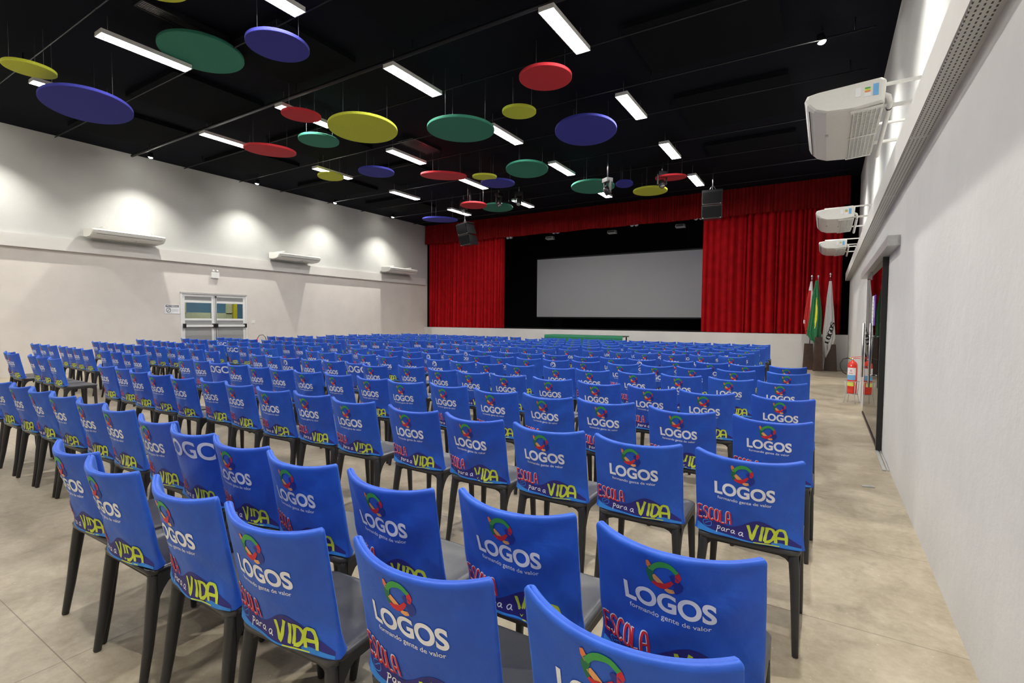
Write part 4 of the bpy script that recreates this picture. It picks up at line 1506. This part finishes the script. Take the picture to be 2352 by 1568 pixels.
# emergency lamp, wall socket, cable
root = thing('emergency_lamp', 'small white twin head emergency lamp above the double door', 'emergency lamp', (XL, 8.50, 2.80))
a = MB()
a.box((0, -.115, -.11), (.06, .115, .07), 'white_metal')
a.build('lamp_box', root)
for s in (-1, 1):
    a = MB()
    a.lathe([(.02, -.04), (.035, 0), (.034, .01)], 'white_metal', 14, Matrix.Translation((.05, s * .06, .11)) @ Matrix.Rotation(PI / 2, 4, 'Y'))
    a.tube([(.03, s * .06, .07), (.03, s * .06, .10)], .008, 'white_metal', 6)
    a.build('lamp_head', root)
a = MB()
a.box((XL, 9.70, 1.27), (XL + .012, 9.79, 1.37), 'label_white')
a.box((XL + .012, 9.72, 1.30), (XL + .016, 9.77, 1.34), 'white_metal')
tag(a.build('wall_switch'), 'white switch plate right of the double door', 'switch')
root = thing('loose_cable', 'thin dark cable arching beside the wall right of the door', 'cable', (XL + 0.02, 9.95, 0.66))
a = MB()
a.tube([(.0, -.12, -.66), (.05, -.12, -.2), (.06, -.12, .1), (.08, -.06, .2), (.08, .06, .22), (.07, .16, .13), (.05, .24, -.1), (.03, .26, -.66)], .010, 'rubber', 6)
a.build('cord', root)
a = MB()
a.tube([(.055, -.125, -.02), (.06, -.125, .1)], .02, 'print_red', 8)
a.build('plug', root)

# ------------------------------------------------------------------ sliding glass door in the right wall
root = thing('door_2', 'dark glass sliding door with grey top rail in the right wall', 'door', rw(0, 0, 0), -RANG, None, 'structure')
a = MB()
a.box((-.10, 5.95, 2.19), (-.001, 10.30, 2.285), 'alu')
a.build('top_rail', root)
a = MB()
a.box((-.035, 6.98, .03), (-.025, 9.80, 2.185), 'glass_dark')
gl = a.build('glass_panel', root)
a = MB()
a.box((-.055, 6.94, .015), (-.004, 7.0, 2.185), 'black_plastic')
a.box((-.045, 7.0, .0), (-.015, 9.82, .03), 'black_plastic')
a.build('edge_seal', root)
a = MB()
a.tube([(-.085, 9.35, .62), (-.085, 9.35, 1.45)], .015, 'steel', 10)
for z in (.78, 1.28):
    a.tube([(-.085, 9.35, z), (-.03, 9.35, z)], .010, 'steel', 8)
a.build('door_handle', root)
a = MB()
a.tube([(-.085, 7.9, .62), (-.085, 7.9, 1.45)], .012, 'steel', 10)
for z in (.78, 1.28):
    a.tube([(-.085, 7.9, z), (-.03, 7.9, z)], .008, 'steel', 8)
a.build('door_handle', root)
a = MB()
a.box((-.046, 8.9, 2.08), (-.02, 8.97, 2.19), 'steel')
a.build('roller', root)
a = MB()
a.box((-.06, 6.05, 0), (-.03, 7.0, .012), 'alu')
a.box((-.02, 6.05, 0), (-.005, 7.0, .012), 'alu')
a.build('floor_track', root)
mb = MB()
for q in (((.22, 6.4, 0), (.25, 6.9, 2.6)),):
    pass
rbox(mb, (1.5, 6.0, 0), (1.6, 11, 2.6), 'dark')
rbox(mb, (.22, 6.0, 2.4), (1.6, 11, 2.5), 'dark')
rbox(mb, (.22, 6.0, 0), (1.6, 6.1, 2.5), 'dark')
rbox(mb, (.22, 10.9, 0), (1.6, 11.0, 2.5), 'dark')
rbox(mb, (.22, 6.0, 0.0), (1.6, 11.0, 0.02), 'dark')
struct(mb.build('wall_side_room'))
root = thing('glass_notice', 'white and purple paper notice stuck on the sliding glass door', 'notice', rw(-.038, 8.25, 1.62), -RANG)
a = MB()
a.box((-.003, -.02, -.20), (0, .26, .20), 'label_white')
a.box((-.003, -.28, -.20), (0, -.02, .20), 'purple')
for k in range(7):
    a.box((-.004, .03, .15 - k * .05), (-.003, .19, .156 - k * .05), 'black_plastic')
a.box((-.004, -.16, -.10), (-.003, -.13, .12), 'label_white')
a.build('paper_sheet', root)

a = MB()
a.lathe([(.03, -.02), (.045, 0), (.045, .03), (.03, .05), (.01, .058)], 'white_metal', 16, Matrix.Translation(rw(-.03, 16.5, 2.82)) @ Matrix.Rotation(-PI / 2, 4, 'Y'))
a.box((rw(-.03, 16.5, 0)[0], 16.47, 2.80), (rw(.0, 16.5, 0)[0] + .005, 16.53, 2.84), 'white_metal')
tag(a.build('dome_camera'), 'tiny white security camera on the right wall near the stage', 'camera')

# ------------------------------------------------------------------ fire extinguisher on its wire stand
EX, EY = 0.545, 10.90
root = thing('fire_extinguisher', 'red fire extinguisher with blue and yellow labels by the glass door', 'fire extinguisher', (EX - .03, EY, 0.175))
a = MB()
a.lathe([(.055, 0), (.072, .006), (.075, .03), (.075, .50), (.07, .54), (.05, .575), (.025, .59), (.022, .605)], 'ext_red', 28)
a.build('cylinder', root)
a = MB()


def band(z0, z1, a0, a1, mat, r=.0762):
    a.grid(lambda s, t: Vector((r * math.cos(a0 + (a1 - a0) * s), r * math.sin(a0 + (a1 - a0) * s), z0 + (z1 - z0) * t)), 14, 1, mat)


band(.34, .47, -2.9, -.9, 'label_white')
band(.25, .34, -2.9, -.9, 'label_blue')
band(.14, .21, -2.9, -1.3, 'label_yellow')
band(.36, .38, -2.4, -1.5, 'label_pink', .0768)
band(.40, .44, -2.1, -1.7, 'label_pink', .0768)
band(.50, .52, -2.0, -1.8, 'label_white', .0762)
a.build('labels', root)
a = MB()
a.tube([(0, 0, .60), (0, 0, .64)], .018, 'steel', 10)
a.box((-.02, -.012, .635), (.11, .012, .645), 'ext_red')
a.hexa([(-.02, -.012, .655), (.12, -.012, .67), (.12, .012, .67), (-.02, .012, .655)], [(-.02, -.012, .662), (.12, -.012, .68), (.12, .012, .68), (-.02, .012, .662)], 'ext_red')
a.build('valve_handle', root)
a = MB()
a.tube([(-.02, 0, .63), (-.06, 0, .635)], .012, 'yellow_plastic', 8)
a.build('safety_tag', root)
a = MB()
hp = [(-.02, 0, .625), (-.08, -.01, .64), (-.15, -.02, .62), (-.19, -.03, .54), (-.185, -.04, .46), (-.14, -.06, .38), (-.09, -.07, .35)]
a.tube(hp, .009, 'rubber', 8)
a.build('hose', root)
root = thing('extinguisher_stand', 'thin grey wire stand holding the red fire extinguisher', 'stand', (EX - .03, EY, 0))
a = MB()
for r_, z_ in ((.115, .40), (.085, .168)):
    a.tube([(r_ * math.cos(t * PI / 12), r_ * math.sin(t * PI / 12), z_) for t in range(25)], .0055, 'alu', 6, caps=False)
a.build('ring', root)
for t in (0.4, 1.97, 3.54, 5.11):
    c, s = math.cos(t), math.sin(t)
    a = MB()
    a.tube([(.115 * c, .115 * s, .40), (.10 * c, .10 * s, .17), (.125 * c, .125 * s, .02), (.13 * c, .13 * s, .004)], .0055, 'alu', 6)
    a.build('leg', root)
a = MB()
for t in (0.4, 1.97):
    c, s = math.cos(t), math.sin(t)
    a.tube([(.085 * c, .085 * s, .168), (-.085 * c, -.085 * s, .168)], .004, 'steel', 6)
a.build('cross_bar', root)

# ------------------------------------------------------------------ flags on brown pedestals
PED = [(-.30, 18.02, .80, .28, 'left', .115), (-.04, 17.62, 1.02, .26, 'middle', .10), (.29, 17.95, .80, .34, 'right', .12)]
for (x, y, h, wb, nm, wt) in PED:
    lab = {'left': 'dark brown tapered flag pedestal, leftmost, holding the red flag', 'middle': 'tallest dark brown tapered pedestal, holding the green flag', 'right': 'dark brown tapered pedestal nearest the right wall, holding the white flag'}[nm]
    a = MB()
    b2, t2 = wb / 2, wt
    a.hexa([(-b2, -b2, 0), (b2, -b2, 0), (b2, b2, 0), (-b2, b2, 0)], [(-t2, -t2, h), (t2, -t2, h), (t2, t2, h), (-t2, t2, h)], 'brown_wood')
    o = a.build('flag_pedestal')
    o.location = (x, y, 0)
    tag(o, lab, 'pedestal', 'flag pedestals')


def flag(name, label, px, py, z0, top, tipx, outline, matfn, lean=0.0, finial='spear', text=None):
    root = thing(name, label, 'flag', (px, py, z0), 0, 'flags by the stage')
    H_ = top - z0
    a = MB()
    a.tube([(0, 0, 0.0), (lean, 0, H_ - .14)], .013, 'steel', 10)
    a.build('pole', root)
    a = MB()
    T = Matrix.Translation((lean, 0, H_ - .14))
    if finial == 'spear':
        a.lathe([(.014, 0), (.026, .015), (.014, .03), (.012, .05), (.034, .085), (.022, .115), (.002, .15)], 'steel', 14, T)
    else:
        a.lathe([(.014, 0), (.02, .02), (.012, .03), (.03, .06), (.03, .075), (.012, .10), (.002, .105)], 'steel', 14, T)
    a.build('finial', root)
    # draped cloth: outline = list of (z, x_left, x_right) in metres from the pole foot
    zs = [q[0] for q in outline]

    def at(t):
        n = len(outline) - 1
        i = min(int(t * n), n - 1)
        f = t * n - i
        return [outline[i][k] * (1 - f) + outline[i + 1][k] * f for k in range(3)]

    def fn(s, t):
        z, xl, xr = at(t)
        wd = xr - xl
        x = xl + wd * s
        y = -.03 - .045 * math.sin(s * PI) - (.030 * math.sin(s * 3.5 * PI + 0.6) + .012 * math.sin(s * 9 * PI)) * min(1, wd / .2)
        zz = z - z0 + (.05 * math.sin(s * 5.0 + 1) * max(0, t - .8) * 5)
        return Vector((x - px, y, zz))
    c = MB()
    c.grid(fn, 40, 30, 'flag_white', True, matfn)
    o2 = len(c.v)
    c.grid(lambda s, t: fn(s, t) + Vector((0, .05 * math.sin(s * PI) + .02, 0)), 40, 30, 'flag_white', True, matfn)
    if text:
        def tf(x, z):
            # the lettering runs up the cloth
            return fn(max(0.0, min(1.0, .50 + .5 * x - .42 * z)), .745 - .26 * x - .02 * z) + Vector((0, -.005, 0))
        strokes(c, text, tf, 0.0, 1.0, 0.0, 0.80, 0.085, 'black_plastic', 0.25)
    c.build('cloth', root)
    return root


flag('ceremonial_flag', 'red and white flag hanging on the leftmost pole', -.27, 17.98, .80, 2.92, 0,
     [(2.72, -.30, -.25), (2.30, -.37, -.22), (1.9, -.42, -.20), (1.46, -.46, -.19), (1.2, -.40, -.20), (1.0, -.36, -.22)],
     lambda s, t: 'flag_white' if (s > .62 or t < .13 or (s < .16 and .57 < t < .62)) else 'flag_red')
flag('ceremonial_flag', 'green flag with a yellow stripe hanging on the middle pole', .02, 17.66, 1.02, 2.92, 0,
     [(2.72, -.17, -.11), (2.2, -.24, -.03), (1.8, -.28, .02), (1.45, -.32, .03), (1.1, -.36, .02), (.86, -.22, -.08)],
     lambda s, t: 'flag_yellow' if (.45 < s < .62 and .17 + abs(s - .53) * 2 < t < .72 - abs(s - .53) * 2) else 'flag_green', -.12, 'ball')
flag('ceremonial_flag', 'white flag with black lettering hanging nearest the right wall', .21, 17.86, .80, 2.96, 0,
     [(2.70, .18, .25), (2.2, .13, .29), (1.8, .11, .33), (1.4, .08, .36), (1.0, .05, .39), (.66, .12, .30), (.44, .13, .17)],
     lambda s, t: 'flag_white', 0, 'spear',
     'LOGOS')

# ------------------------------------------------------------------ green covered table before the stage
root = thing('green_table', 'long table with green cloth standing before the stage wall', 'table', (-7.35, 17.1, 0))
a = MB()
a.box((-1.5, -.38, .88), (1.5, .38, .915), 'brown_wood')
a.build('tabletop', root)
for sx in (-1.42, 1.42):
    for sy in (-.32, .32):
        a = MB()
        a.tube([(sx, sy, 0), (sx, sy, .88)], .025, 'black_metal', 8)
        a.build('leg', root)
a = MB()


def tc(s, t):
    # wraps over the top and hangs in front
    if t < .5:
        return Vector((-1.53 + 3.06 * s, .40 - .80 * t / .5, .919))
    q = (t - .5) / .5
    return Vector((-1.53 + 3.06 * s, -.40 - .012 * q - .018 * q * math.sin(s * 40), .919 - .60 * q))


a.grid(tc, 80, 12, 'green_cloth')
a.grid(lambda s, t: tc(s, t) + Vector((0, .006, -.004)), 80, 12, 'green_cloth')
o = a.build('green_tablecloth')
o.location = (-7.35, 17.1, 0)
tag(o, 'green cloth draped over the long table before the stage', 'tablecloth')

# a scrap of paper on the floor by the right wall
a = MB()
a.hexa([(0.36, 5.35, .001), (0.45, 5.37, .001), (0.44, 5.42, .001), (0.35, 5.40, .001)], [(0.36, 5.35, .008), (0.45, 5.37, .012), (0.44, 5.42, .010), (0.35, 5.40, .006)], 'alu')
tag(a.build('metal_scrap'), 'small flat scrap lying on the floor by the right wall', 'scrap')
